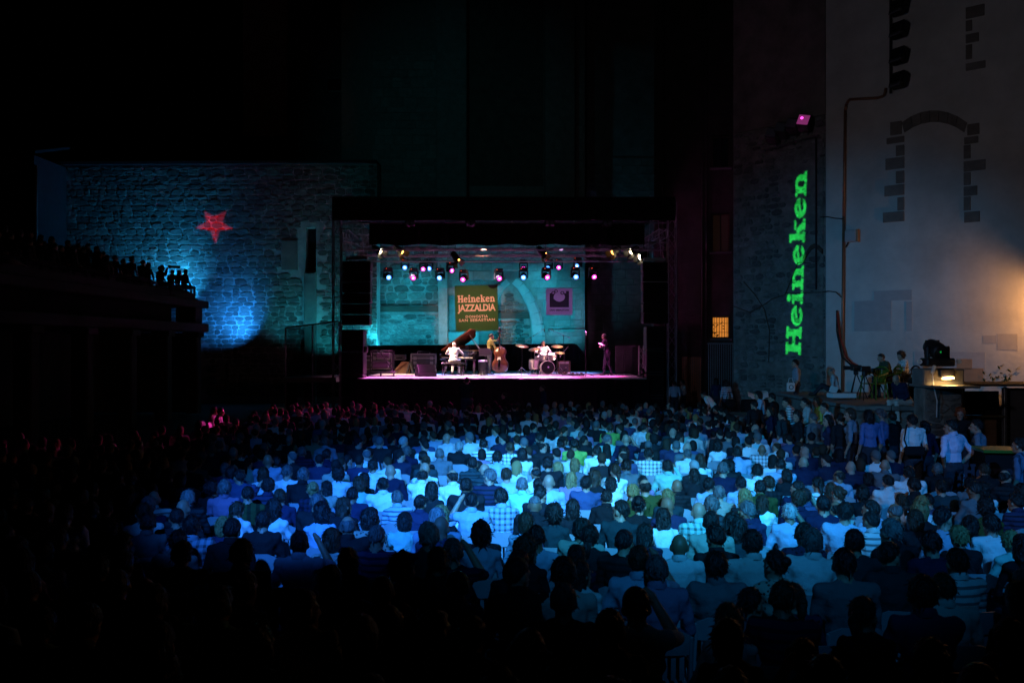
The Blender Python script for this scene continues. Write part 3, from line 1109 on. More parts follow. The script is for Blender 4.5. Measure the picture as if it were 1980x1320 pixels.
for px0, px1, py0, d, side in ((664, 706, 637, 39.7, 'left'), (1247, 1281, 631, 39.7, 'right')):
    a, b = at(px0, 735, d), at(px1, py0, d)
    t2 = thing('subwoofer_stack', f'black subwoofer stack standing under the {side} loudspeaker array', 'loudspeaker', ((a.x + b.x) / 2, d, 0))
    H = b.z / 4
    for i in range(4):
        speaker_box('speaker_cabinet', t2, (0, 0, H * (i + .5)), (b.x - a.x, .9, H - .02))
    if side == 'left':
        MB().rbox((.5, -.2, b.z - .85), (.22, .3, .28), .04).build('fill_speaker', M['blackpaint'], t2)


# ---------------------------------------------------------------- stage lanterns
def moving_head_meshes(s=1.0):
    base = MB().rbox((0, 0, -.07 * s), (.36 * s, .3 * s, .14 * s), .02).mesh('base', M['blackpaint'])
    yk = MB()
    for k in (-1, 1):
        yk.rbox((k * .19 * s, 0, -.32 * s), (.06 * s, .16 * s, .36 * s), .02)
    yk.rbox((0, 0, -.16 * s), (.42 * s, .18 * s, .05 * s), .01)
    yk = yk.mesh('yoke', M['blackpaint'])
    hd = MB().lathe([(.06 * s, .24 * s), (.13 * s, .2 * s), (.155 * s, .05 * s), (.15 * s, -.14 * s), (.135 * s, -.23 * s), (.115 * s, -.235 * s), (.11 * s, -.2 * s)], 14)
    hd = hd.mesh('head', M['blackpaint'], True)
    return base, yk, hd


MH = moving_head_meshes()
lens_ring = {}
for c in ('blue', 'pink', 'white', 'orange'):
    lens_ring[c] = (MB().lathe([(.108, -.212), (.108, -.222), (.055, -.226)], 16).mesh('lens', M['lens_' + c]),
                    MB().lathe([(.04, -.224), (.036, -.23), (.015, -.234)], 12).mesh('lens_core', M['lens_core']))


def moving_head(px, py, d, colour, yaw, label, tilt=72, s=1.0, led=True):
    p = at(px, py, d)
    t2 = thing('moving_head_light', label, 'stage light', (p.x, p.y, p.z + .34 * s + .06), R(yaw), 'moving lights hanging over the stage')
    t2.scale = (s, s, s)
    link('base', MH[0], t2)
    link('yoke', MH[1], t2)
    h = link('head', MH[2], t2, (0, 0, -.4), (-R(tilt), 0, 0))
    link('lens', lens_ring[colour][0], h)
    link('lens_core', lens_ring[colour][1], h)
    if led:
        MB().box((-.1, -.155, -.06), (.03, .01, .02)).build('indicator', M['led'], t2)
    MB().tube((0, 0, 0), (0, 0, .16), .025).build('clamp', M['steel'], t2)


heads = [(750, 534, 'blue', 20, 43), (783, 516, 'blue', 5, 47), (800, 535, 'pink', 0, 43), (819, 519, 'pink', 0, 47), (829, 518, 'blue', 10, 47.4), (851, 535, 'blue', -5, 43), (871, 522, 'pink', 25, 47),
         (897, 538, 'pink', -10, 43), (964, 536, 'pink', 12, 43), (1012, 518, 'pink', 0, 47), (1012, 534, 'blue', 0, 43), (1056, 534, 'pink', 14, 43), (1061, 517, 'blue', -15, 47),
         (1080, 516, 'pink', 0, 47.3), (1112, 533, 'blue', 8, 43), (1117, 513, 'blue', -16, 47), (1147, 533, 'pink', 10, 44)]
names = ['leftmost of all', 'upper row second from left', 'just right of the leftmost', 'upper row above the stone panel', 'upper row right of a pink one', 'above the pilaster', 'upper row angled above the pilaster',
         'above the left edge of the green banner', 'above the right edge of the green banner', 'upper one of the pair over the arch', 'lower one of the pair over the arch', 'lower left of the lilac banner', 'upper left of the lilac banner',
         'small one over the lilac banner left', 'lower one over the lilac banner right', 'upper one over the lilac banner right', 'rightmost, beyond the teal wall']
for (px_, py_, c, yaw, d), nm in zip(heads, names):
    moving_head(px_, py_, d, c, yaw, f'black moving light with {c} lens, {nm}', 70 if py_ > 525 else 76)

can = MB().lathe([(.09, .24), (.13, .16), (.15, 0), (.16, -.2), (.165, -.26), (.15, -.26), (.145, -.18)], 14).mesh('can', M['blackpaint'], True)
door_mesh = MB().box((0, 0, 0), (.26, .2, .01)).mesh('barn_door', M['blackpaint'])
for px_, py_, d, c, aim, lab in ((728, 482, 41, 'white', (.72, -.5, -.48), 'par lantern with white slit of light at the far left of the truss'),
                                 (770, 482, 41, 'orange', (.7, -.48, -.53), 'par lantern with orange slit of light right of the leftmost lantern'),
                                 (880, 496, 41.5, 'orange', (.5, -.3, -.81), 'par lantern with orange glint above the green banner'),
                                 (1046, 485, 41, 'orange', (.62, -.3, -.72), 'par lantern lit orange near the arch apex'),
                                 (1192, 483, 41, 'orange', (-.7, -.48, -.53), 'par lantern with orange slit near the right end of the truss'),
                                 (1227, 482, 41, 'white', (-.7, -.52, -.49), 'par lantern with long white slit right of the orange one'),
                                 (1245, 494, 41, 'white', (-.76, -.5, -.42), 'par lantern with small white slit at the far right')):
    p = at(px_, py_, d)
    t2 = thing('par_lantern', lab, 'stage light', p, 0, 'par lanterns on the stage truss')
    q = Vector(aim).normalized().to_track_quat('-Z', 'Y')
    o = link('can', can, t2)
    o.rotation_mode = 'QUATERNION'
    o.rotation_quaternion = q
    lens = MB().lathe([(.142, -.2), (.14, -.215), (.05, -.225)], 14).build('lens', M['lens_' + c], o)
    for k in range(4 if aim[1] < 0 else 0):
        a = k * math.pi / 2
        b = link('barn_door', door_mesh, o)
        X_, Y_ = Vector((-math.sin(a), math.cos(a), 0)), Vector((.4 * math.cos(a), .4 * math.sin(a), -.92)).normalized()
        mt = Matrix((X_, Y_, X_.cross(Y_))).transposed().to_4x4()
        mt.translation = Vector((.17 * math.cos(a), .17 * math.sin(a), -.27)) + Y_ * .1
        b.matrix_basis = mt
    m = MB()
    m.path([Vector((-.19, 0, 0)), Vector((-.19, 0, .3)), Vector((.19, 0, .3)), Vector((.19, 0, 0))], .015, 5)
    m.tube((0, 0, .3), (0, 0, .5), .02)
    m.build('yoke', M['blackpaint'], t2)
for px_, lab in ((793, 'first from the left'), (910, 'second from the left'), (1063, 'third from the left'), (1175, 'last on the right')):
    p = at(px_, 428, 39.3)
    t2 = thing('blinder_light', f'unlit four-lamp blinder on the roof bar, {lab}', 'stage light', p, 0, 'blinder lights on the roof bar')
    MB().rbox((0, 0, 0), (.42, .16, .42), .03).build('housing', M['blackpaint'], t2)
    for k in (-1, 1):
        for j in (-1, 1):
            MB().lathe([(.085, 0), (.08, .02), (.03, .03)], 12, (k * .1, -.08, j * .1), Matrix.Rotation(R(90), 3, 'X')).build('lamp', M['lens_dark'], t2)


# ---------------------------------------------------------------- lettering
def eval_mesh(obj):
    dg = bpy.context.evaluated_depsgraph_get()
    return bpy.data.meshes.new_from_object(obj.evaluated_get(dg))


def text_mesh(body, width, height, material, bold=.02, spacing=1.0):
    cu = bpy.data.curves.new('lettering', 'FONT')
    cu.body = body
    cu.offset = bold
    cu.space_character = spacing
    cu.resolution_u = 3
    o = bpy.data.objects.new('lettering', cu)
    C.objects.link(o)
    me = eval_mesh(o)
    bpy.data.objects.remove(o)
    n = len(me.vertices)
    a = np.empty(n * 3)
    me.vertices.foreach_get('co', a)
    a = a.reshape(-1, 3)
    lo, hi = a.min(0), a.max(0)
    out = np.zeros_like(a)
    out[:, 0] = ((a[:, 0] - lo[0]) / (hi[0] - lo[0]) - .5) * width
    out[:, 2] = ((a[:, 1] - lo[1]) / (hi[1] - lo[1]) - .5) * height
    me.vertices.foreach_set('co', out.ravel())
    me.materials.clear()
    me.materials.append(material)
    me.update()
    return me


def in_poly(p, x, y):
    r = False
    j = len(p) - 1
    for i in range(len(p)):
        if (p[i][1] > y) != (p[j][1] > y) and x < (p[j][0] - p[i][0]) * (y - p[i][1]) / (p[j][1] - p[i][1]) + p[i][0]:
            r = not r
        j = i
    return r


GL = {
    'H': (1.5, [('r', .15, 0, .52, 1.42), ('r', .98, 0, 1.35, 1.42), ('r', 0, 0, .66, .24), ('r', .84, 0, 1.5, .24), ('r', 0, 1.18, .66, 1.42), ('r', .84, 1.18, 1.5, 1.42), ('r', .5, .58, 1, .84)]),
    'e': (1.08, [('o', .52, .5, .54, .53, .22, .3), ('p', [(.2, .36), (.86, .56), (.86, .76), (.2, .56)]), ('-', [(.56, .36), (1.2, .22), (1.2, .52), (.7, .5)])]),
    'i': (.68, [('r', .16, 0, .5, 1), ('r', 0, 0, .66, .22), ('r', 0, .78, .5, 1), ('o', .32, 1.28, .2, .19, 0, 0)]),
    'n': (1.3, [('r', .15, 0, .49, 1), ('r', 0, 0, .62, .22), ('r', .7, 0, 1.3, .22), ('r', 0, .78, .49, 1), ('r', .8, 0, 1.14, .62), ('a', .64, .58, .5, .46, .16, .22)]),
    'k': (1.28, [('r', .15, 0, .49, 1.42), ('r', 0, 1.2, .49, 1.42), ('r', 0, 0, .6, .22), ('p', [(.45, .4), (.86, 1), (1.2, 1), (.45, .74)]), ('r', .7, .82, 1.22, 1.0), ('p', [(.5, .55), (.78, .78), (1.24, 0), (.84, 0)]), ('r', .7, 0, 1.28, .2)]),
}


def slab_word(word):
    """inside-test of the slab serif word; returns (test, width)"""
    lay_, x = [], 0
    for ch in word:
        wd, shp = GL[ch]
        lay_.append((x, wd, shp))
        x += wd + .06

    def test(px, py):
        for x0, wd, shp in lay_:
            if x0 - .05 <= px <= x0 + wd + .05:
                u_, v_ = px - x0, py
                hit = False
                for s_ in shp:
                    k = s_[0]
                    if k == 'r' and s_[1] <= u_ <= s_[3] and s_[2] <= v_ <= s_[4]:
                        hit = True
                    elif k == 'p' and in_poly(s_[1], u_, v_):
                        hit = True
                    elif k in 'oa':
                        dx, dy = u_ - s_[1], v_ - s_[2]
                        if (k == 'o' or dy >= 0) and (dx / s_[3]) ** 2 + (dy / s_[4]) ** 2 <= 1 and (s_[5] == 0 or (dx / s_[5]) ** 2 + (dy / s_[6]) ** 2 >= 1):
                            hit = True
                    elif k == '-' and in_poly(s_[1], u_, v_):
                        hit = False
                if hit:
                    return True
        return False
    return test, x - .06


def runs(test, x0, x1, y0, y1, nx, ny, want=True):
    """row runs of cells where test == want"""
    out = []
    dx, dy = (x1 - x0) / nx, (y1 - y0) / ny
    for j in range(ny):
        y = y0 + (j + .5) * dy
        st = None
        for i in range(nx + 1):
            v = i < nx and test(x0 + (i + .5) * dx, y) == want
            if v and st is None:
                st = i
            if not v and st is not None:
                out.append((x0 + st * dx, y0 + j * dy, x0 + i * dx, y0 + (j + 1) * dy))
                st = None
    return out


def slab_mesh(word, width, height, material):
    test, wd = slab_word(word)
    m = MB()
    for a, b, c, d in runs(test, 0, wd, 0, 1.46, 150, 26):
        q = [(x / wd * width - width / 2, 0, y / 1.46 * height - height / 2) for x, y in ((a, b), (c, b), (c, d), (a, d))]
        m.add(q, [(0, 1, 2, 3)])
    return m.mesh('lettering', material)


# green banner
BD = 48.7
bl, br = at(879, 640, BD), at(964, 551, BD)
t2 = thing('festival_banner', 'green banner reading Heineken JAZZALDIA hanging above the piano', 'banner', ((bl.x + br.x) / 2, BD, (bl.z + br.z) / 2))
t2.rotation_euler = (0, R(-1.6), 0)
W_, H_ = br.x - bl.x - .06, br.z - bl.z - .02
mm = MB()
n = 14
for i in range(n + 1):
    for j in range(n + 1):
        mm.v.append((W_ * (i / n - .5), .012 * math.sin(i * .9) * math.sin(j * .7), H_ * (j / n - .5)))
for i in range(n):
    for j in range(n):
        a = i * (n + 1) + j
        mm.f.append((a, a + n + 1, a + n + 2, a + 1))
        mm.m.append(0)
mm.build('cloth', M['green'], t2, True)
link('lettering', slab_mesh('Heineken', W_ * .87, H_ * .165, M['cream']), t2, (0, -.02, H_ * .21))
link('lettering', text_mesh('JAZZALDIA', W_ * .885, H_ * .2, M['cream'], .035, .98), t2, (0, -.02, -H_ * .015))
link('lettering', text_mesh('DONOSTIA', W_ * .52, H_ * .06, M['cream'], .03, 1.2), t2, (0, -.02, -H_ * .185))
link('lettering', text_mesh('SAN SEBASTIAN', W_ * .84, H_ * .06, M['cream'], .03, 1.15), t2, (0, -.02, -H_ * .262))
q = MB()
q.prism([(W_ * .4 + .26 * math.cos(a), -.03, H_ * .5 + .2 * math.sin(a)) for a in [math.pi + math.pi * k / 10 for k in range(11)]], (0, -.01, 0))
q.build('torn_corner', M['black'], t2)  # black half disc over the top right edge
# lilac banner with the city emblem
bl, br = at(1056, 609, BD), at(1107, 557, BD)
t2 = thing('city_banner', 'lilac square banner with black emblem and SAN SEBASTIAN lettering', 'banner', ((bl.x + br.x) / 2, BD, (bl.z + br.z) / 2))
W_, H_ = br.x - bl.x, br.z - bl.z
MB().box((0, .01, 0), (W_, .02, H_)).build('cloth', M['lilac'], t2)


def emblem(x, y):
    """black square with the bay cut from its top and two pairs of rings"""
    for cx_, cy_, r, ri in ((.19, .86, .1, .055), (.33, .96, .095, .05), (.66, .86, .105, .055)):
        dd = math.hypot(x - cx_, y - cy_)
        if ri < dd < r:
            return True
        if dd <= ri:
            return False
    if not (0 <= x <= 1 and 0 <= y <= 1):
        return False
    topline = .84 if x < .3 else (.97 if x > .84 else .84)
    if x < .04 or y > topline:
        return y <= topline
    bay = ((x - .5) / .29) ** 2 + ((y - .62) / .28) ** 2 < 1 or (.3 < x < .7 and y > .62) or math.hypot(x - .32, y - .56) < .12
    return not bay


mm = MB()
for a, b, c, d in runs(emblem, -.02, 1.02, -.02, 1.08, 60, 64):
    mm.add([((x - .5) * W_ * .73, 0, (y - .5) * H_ * .62) for x, y in ((a, b), (c, b), (c, d), (a, d))], [(0, 1, 2, 3)])
mm.build('emblem', M['ink'], t2, loc=(0, -.006, H_ * .1))
link('lettering', text_mesh('SAN SEBASTIAN', W_ * .74, H_ * .07, M['ink'], .03), t2, (0, -.006, -H_ * .315))


# ---------------------------------------------------------------- light through stencils (gobos)
def gobo(name, label, lamp, P0, un, u_ax, z_ax, test, half, dist, power, col, cone, ncell, ext):
    """lamp + opaque plate with the shape cut out, throwing it on the plane P0/un.
    test(a, b) in plane coordinates along u_ax, z_ax; half=(ha, hb) extent of the shape there."""
    lamp = Vector(lamp)
    axis = (P0 - lamp).normalized()
    e1 = axis.cross(Vector((0, 0, 1))).normalized()
    e2 = e1.cross(axis).normalized()

    def hit(h, v):
        r = axis * dist + e1 * h + e2 * v
        tt = (P0 - lamp).dot(un) / r.dot(un)
        p = lamp + r * tt - P0
        return p.dot(u_ax), p.dot(z_ax)
    # extent on the stencil
    hs, vs_ = [], []
    for a in (-half[0], half[0]):
        for b in (-half[1], half[1]):
            r = P0 + u_ax * a + z_ax * b - lamp
            r = r * (dist / r.dot(axis))
            hs.append(r.dot(e1))
            vs_.append(r.dot(e2))
    h0, h1, v0, v1 = min(hs) * 1.03, max(hs) * 1.03, min(vs_) * 1.03, max(vs_) * 1.03
    m = MB()
    cells = runs(lambda x, y: test(*hit(x, y)), h0, h1, v0, v1, ncell[0], ncell[1], False)
    cells += [(-ext, -ext, h0, ext), (h1, -ext, ext, ext), (h0, -ext, h1, v0), (h0, v1, h1, ext)]
    for a, b, c, d in cells:
        m.add([axis * dist + e1 * x + e2 * y for x, y in ((a, b), (c, b), (c, d), (a, d))], [(0, 1, 2, 3)])
    s_ = spot(name + '_lamp', lamp, P0, power, col, cone, 0, .0005)
    return m, axis, e1, e2, s_


# star: projector on the lighting tower behind the camera
star = [(395, 408), (414, 419), (437, 408), (430, 431), (450, 442), (425, 446), (416, 471), (407, 446), (378, 440), (400, 430)]
P0 = LW.world(*LW.uv(414, 438), .07)
sp = []
for x, y in star:
    a, z = LW.uv(x, y, .07)
    v = LW.world(a, z, .07) - P0
    sp.append((v.dot(LW.u), v.z))
tl = thing('star_projector', 'projector throwing the red star, on the tower behind the audience', 'projector', (2.0, -5.0, 7.0))
m, axis, e1, e2, lp = gobo('star', '', tl.location, P0, LW.n, LW.u, Vector((0, 0, 1)), lambda a, b: in_poly(sp, a, b), (1.1, 1.1), .5, 125000, (1, .004, .008), 2.9, (70, 70), .05)
m.build('stencil', M['blackpaint'], tl)
lp.parent = tl
lp.location = (0, 0, 0)
MB().lathe([(.1, .06), (.1, .52), (.085, .52), (.085, .06)], 16, (0, 0, 0), axis.to_track_quat('Z', 'Y').to_matrix(), caps=False).build('housing', M['blackpaint'], tl)
MB().box((0, 0, -.3), (.3, .3, .3)).build('base', M['blackpaint'], tl)


# ================================================================== PEOPLE
tmp = bpy.data.scenes.new('workbench')


def voxel_union(prims, voxel, smooth=4, ratio=.4, wrinkle=0.0, res=(10, 7)):
    m = MB()
    for p in prims:
        if p[0] == 'cap':
            _, a, b, r0, r1, _c = p
            m.tube(a, b, r0, r1, res[0])
            m.ell(a, (r0,) * 3, None, *res)
            m.ell(b, (r1,) * 3, None, *res)
        else:
            _, c, rad, M3, _c = p
            m.ell(c, rad, M3, *res)
    me = bpy.data.meshes.new('raw')
    me.from_pydata(m.v, [], m.f)
    o = bpy.data.objects.new('raw', me)
    tmp.collection.objects.link(o)
    r = o.modifiers.new('r', 'REMESH')
    r.mode = 'VOXEL'
    r.voxel_size = voxel
    if smooth:
        s = o.modifiers.new('s', 'SMOOTH')
        s.factor = .5
        s.iterations = smooth
    if wrinkle:
        tx_ = bpy.data.textures.get('folds') or bpy.data.textures.new('folds', 'CLOUDS')
        tx_.noise_scale = .11
        d = o.modifiers.new('d', 'DISPLACE')
        d.texture = tx_
        d.strength = wrinkle
        d.mid_level = .5
    k = o.modifiers.new('k', 'DECIMATE')
    k.ratio = ratio
    vl = tmp.view_layers[0]
    vl.update()
    out = bpy.data.meshes.new_from_object(o.evaluated_get(vl.depsgraph))
    bpy.data.objects.remove(o)
    bpy.data.meshes.remove(me)
    return out


def classify(me, prims):
    n = len(me.polygons)
    c = np.empty(n * 3)
    me.polygons.foreach_get('center', c)
    c = c.reshape(-1, 3)
    best = np.full(n, 9.0)
    cls = np.zeros(n, int)
    for p in prims:
        if p[0] == 'cap':
            a, b = np.array(p[1]), np.array(p[2])
            ab = b - a
            t_ = np.clip(((c - a) @ ab) / max(ab @ ab, 1e-9), 0, 1)
            d = np.linalg.norm(c - (a + t_[:, None] * ab), axis=1) - (p[3] + (p[4] - p[3]) * t_)
        else:
            q = c - np.array(p[1])
            if p[3] is not None:
                q = q @ np.array(p[3])
            rad = np.array(p[2])
            k = np.linalg.norm(q / rad, axis=1)
            d = (k - 1) * np.linalg.norm(q, axis=1) / np.maximum(k, 1e-6)
        sel = d < best
        best[sel] = d[sel]
        cls[sel] = p[-1]
    return cls


SHIRT, SKIN, LEG, SLEEVE, SHOE = range(5)


class Fig:
    """joint positions of one figure; local frame: feet on z = 0, facing +y"""

    def __init__(s, **k):
        V_ = lambda *a: Vector(a)
        s.b = k.get('build', 1.0)
        s.fem = k.get('fem', False)
        hip = s.hip = Vector(k.get('hip', (0, 0, .93)))
        lean, side, twist = k.get('lean', .0), k.get('side', 0.0), k.get('twist', 0.0)
        up = Vector((math.sin(side), math.sin(lean), math.cos(lean) * math.cos(side))).normalized()
        fwd = Vector((0, math.cos(lean), -math.sin(lean)))
        ax_ = Matrix.Rotation(twist, 3, up)
        rt = ax_ @ (fwd.cross(up)).normalized()
        fw = ax_ @ fwd
        s.up, s.rt, s.fw = up, rt, fw
        s.belly = hip + up * .16 + fw * .01
        s.chest = hip + up * .33 + fw * .0
        s.nb = hip + up * .505 + fw * .0
        sw = (.15 if s.fem else .172) * (s.b ** .5)
        sh = hip + up * .445
        s.sl, s.sr = sh - rt * sw, sh + rt * sw
        hr = k.get('head', (0, 0, 0))     # nod, tilt, turn
        hup = (up * .6 + Vector((0, 0, .4)) + fw * .12).normalized()
        s.hc = s.nb + hup * .118 + fw * .03
        base = Matrix((rt, fw.normalized(), up)).transposed()
        fl = Matrix.Rotation(math.atan2(-rt.y * 0 + (ax_ @ Vector((0, 1, 0))).x * -1, (ax_ @ Vector((0, 1, 0))).y), 3, 'Z')
        s.hm = fl @ Euler((-hr[0] - lean * .35, hr[1], hr[2]), 'YXZ').to_matrix()
        loc = lambda v: s.chest + rt * v[0] + fw * v[1] + up * v[2]
        ar = k.get('arms', 'down')
        pres = {
            'down': ((-.225, -.03, -.18), (-.215, .07, -.43), (.225, -.03, -.18), (.215, .07, -.43)),
            'lap': ((-.215, .07, -.14), (-.08, .28, -.24), (.215, .07, -.14), (.08, .28, -.24)),
            'fold': ((-.235, .1, -.12), (.1, .19, -.1), (.235, .1, -.12), (-.1, .21, -.07)),
            'chin': ((-.24, .08, -.13), (-.07, .28, -.22), (.19, .22, -.12), (.05, .2, .17)),
            'camera': ((-.24, .17, .02), (-.07, .24, .27), (.24, .17, .02), (.07, .24, .27)),
            'phone': ((-.245, .06, -.13), (-.09, .27, -.22), (.26, .2, .06), (.12, .26, .3)),
            'head': ((-.24, .06, -.13), (-.09, .27, -.24), (.36, .02, .24), (.12, -.06, .33)),
            'hips': ((-.33, -.09, -.12), (-.17, .02, -.31), (.33, -.09, -.12), (.17, .02, -.31)),
            'hip': ((-.26, -.04, -.17), (-.25, .05, -.42), (.33, -.09, -.12), (.17, .02, -.31)),
            'knees': ((-.25, .16, -.14), (-.14, .4, -.24), (.25, .16, -.14), (.14, .4, -.24)),
        }
        e = k.get('elbows') or [loc(v) for v in (pres[ar][0], pres[ar][2])]
        h = k.get('hands') or [loc(v) for v in (pres[ar][1], pres[ar][3])]
        s.el, s.er, s.hl, s.hr = Vector(e[0]), Vector(e[1]), Vector(h[0]), Vector(h[1])
        kn = k.get('knees', ((-.1, .01, .5), (.1, .01, .5)))
        an = k.get('ankles', ((-.11, -.02, .085), (.11, -.02, .085)))
        s.kl, s.kr, s.al, s.ar = (Vector(x) for x in (*kn, *an))
        s.toe = Vector(k.get('toe', (0, .15, -.045)))

    def prims(s, fingers=False):
        b, P_ = s.b, []
        bw = b
        tor = Matrix((s.rt, s.fw, s.up)).transposed()
        cap = lambda *a: P_.append(('cap', *a))
        ell = lambda *a: P_.append(('ell', *a))
        f = s.fem
        ell(s.hip, (.165 * bw if not f else .172 * bw, .125 * bw, .13), tor, LEG)
        ell(s.belly, ((.15 if not f else .136) * bw, .118 * bw, .19), tor, SHIRT)
        ell(s.chest, ((.168 if not f else .145) * bw, .122 * bw, .19), tor, SHIRT)
        ell(s.chest + s.up * .06 - s.fw * .02, ((.172 if not f else .148) * bw, .1 * bw, .12), tor, SHIRT)
        if f:
            ell(s.chest + s.fw * .08, (.12, .07, .08), tor, SHIRT)
        cap(s.sl, s.sr, .062 * bw, .062 * bw, SHIRT)
        cap(s.nb - s.up * .015, s.sl * .85 + s.nb * .15, .052, .045, SHIRT)
        cap(s.nb - s.up * .015, s.sr * .85 + s.nb * .15, .052, .045, SHIRT)
        nr = .048 if f else .057
        cap(s.nb - s.up * .03, s.hc - s.hm @ Vector((0, .015, .05)), nr, nr * .95, SKIN)
        for sh, e, h in ((s.sl, s.el, s.hl), (s.sr, s.er, s.hr)):
            cap(sh, e, (.056 if not f else .048) * bw, .045 if not f else .038, SHIRT)
            wr = e + (h - e) * .8
            cap(e, wr, .042 if not f else .035, .03 if not f else .025, SLEEVE)
            d = (h - e).normalized()
            ell(wr + d * .045, (.024, .036, .05), d.to_track_quat('Z', 'Y').to_matrix(), SKIN)
            if fingers:
                q = d.to_track_quat('Z', 'X').to_matrix()
                inw = 1 if (h - e).dot(s.rt) > 0 else -1
                for i, (off, ln) in enumerate(((-.027, .06), (-.009, .072), (.009, .068), (.026, .052))):
                    p0 = wr + q @ Vector((0, off, .075))
                    p1 = p0 + q @ Vector((-.012, off * .15, ln * .55))
                    p2 = p1 + q @ Vector((-.026, 0, ln * .4))
                    cap(p0, p1, .0105, .0095, SKIN)
                    cap(p1, p2, .0095, .008, SKIN)
                p0 = wr + q @ Vector((-.008, -.03, .03))
                cap(p0, p0 + q @ Vector((-.02, -.028, .035)), .013, .01, SKIN)
            else:
                cap(wr + d * .06, wr + d * .12 - s.up * .015, .03, .02, SKIN)
        for sg, kn, an in ((-1, s.kl, s.al), (1, s.kr, s.ar)):
            hp = s.hip + s.rt * (.088 * sg) - s.up * .03
            cap(hp, kn, .088 * bw, .064, LEG)
            cap(kn, an, .06, .046, LEG)
            cap(an + Vector((0, -.02, -.03)), an + s.toe, .04, .035, SHOE)
        H = lambda *v: s.hc + s.hm @ Vector(v)
        ell(H(0, -.008, .012), (.076, .095, .098), s.hm, SKIN)
        ell(H(0, .03, -.045), (.06, .064, .085), s.hm, SKIN)
        ell(H(0, .062, -.098), (.033, .033, .03), s.hm, SKIN)
        cap(H(-.04, .076, .016), H(.04, .076, .016), .014, .014, SKIN)
        cap(H(0, .09, 0), H(0, .107, -.036), .0105, .0155, SKIN)
        for sg in (-1, 1):
            ell(H(.078 * sg, -.006, -.02), (.013, .024, .034), s.hm, SKIN)
        return P_

    def head_matrix(s):
        return Matrix.Translation(s.hc) @ s.hm.to_4x4()

    def mesh(s, voxel=.014, ratio=.35, fingers=False, smooth=3, wrinkle=.03):
        P_ = s.prims(fingers)
        me = voxel_union(P_, voxel, smooth, ratio, 0)
        cl_ = classify(me, P_)
        if wrinkle:
            # soft folds in the clothing only
            n = len(me.vertices)
            co = np.empty(n * 3)
            me.vertices.foreach_get('co', co)
            co = co.reshape(-1, 3)
            no = np.empty(n * 3)
            me.vertices.foreach_get('normal', no)
            no = no.reshape(-1, 3)
            w_ = np.zeros(n)
            for p, c_ in zip(me.polygons, cl_):
                if c_ in (0, 2):
                    for v in p.vertices:
                        w_[v] += 1
                else:
                    for v in p.vertices:
                        w_[v] -= 2
            w_ = np.clip(w_, 0, 1)
            ph = co[:, 2] * 46 + 4 * np.sin(co[:, 0] * 17 + s.b * 9) + 3 * np.sin(co[:, 1] * 13 + co[:, 2] * 9)
            a = (np.sin(ph) * .5 + np.sin(co[:, 0] * 31 + co[:, 2] * 12) * .5) * wrinkle * .35
            co += no * (a * w_)[:, None]
            me.vertices.foreach_set('co', co.ravel())
        me.polygons.foreach_set('material_index', cl_.astype(np.int32))
        me.polygons.foreach_set('use_smooth', [True] * len(cl_))
        me.update()
        return me


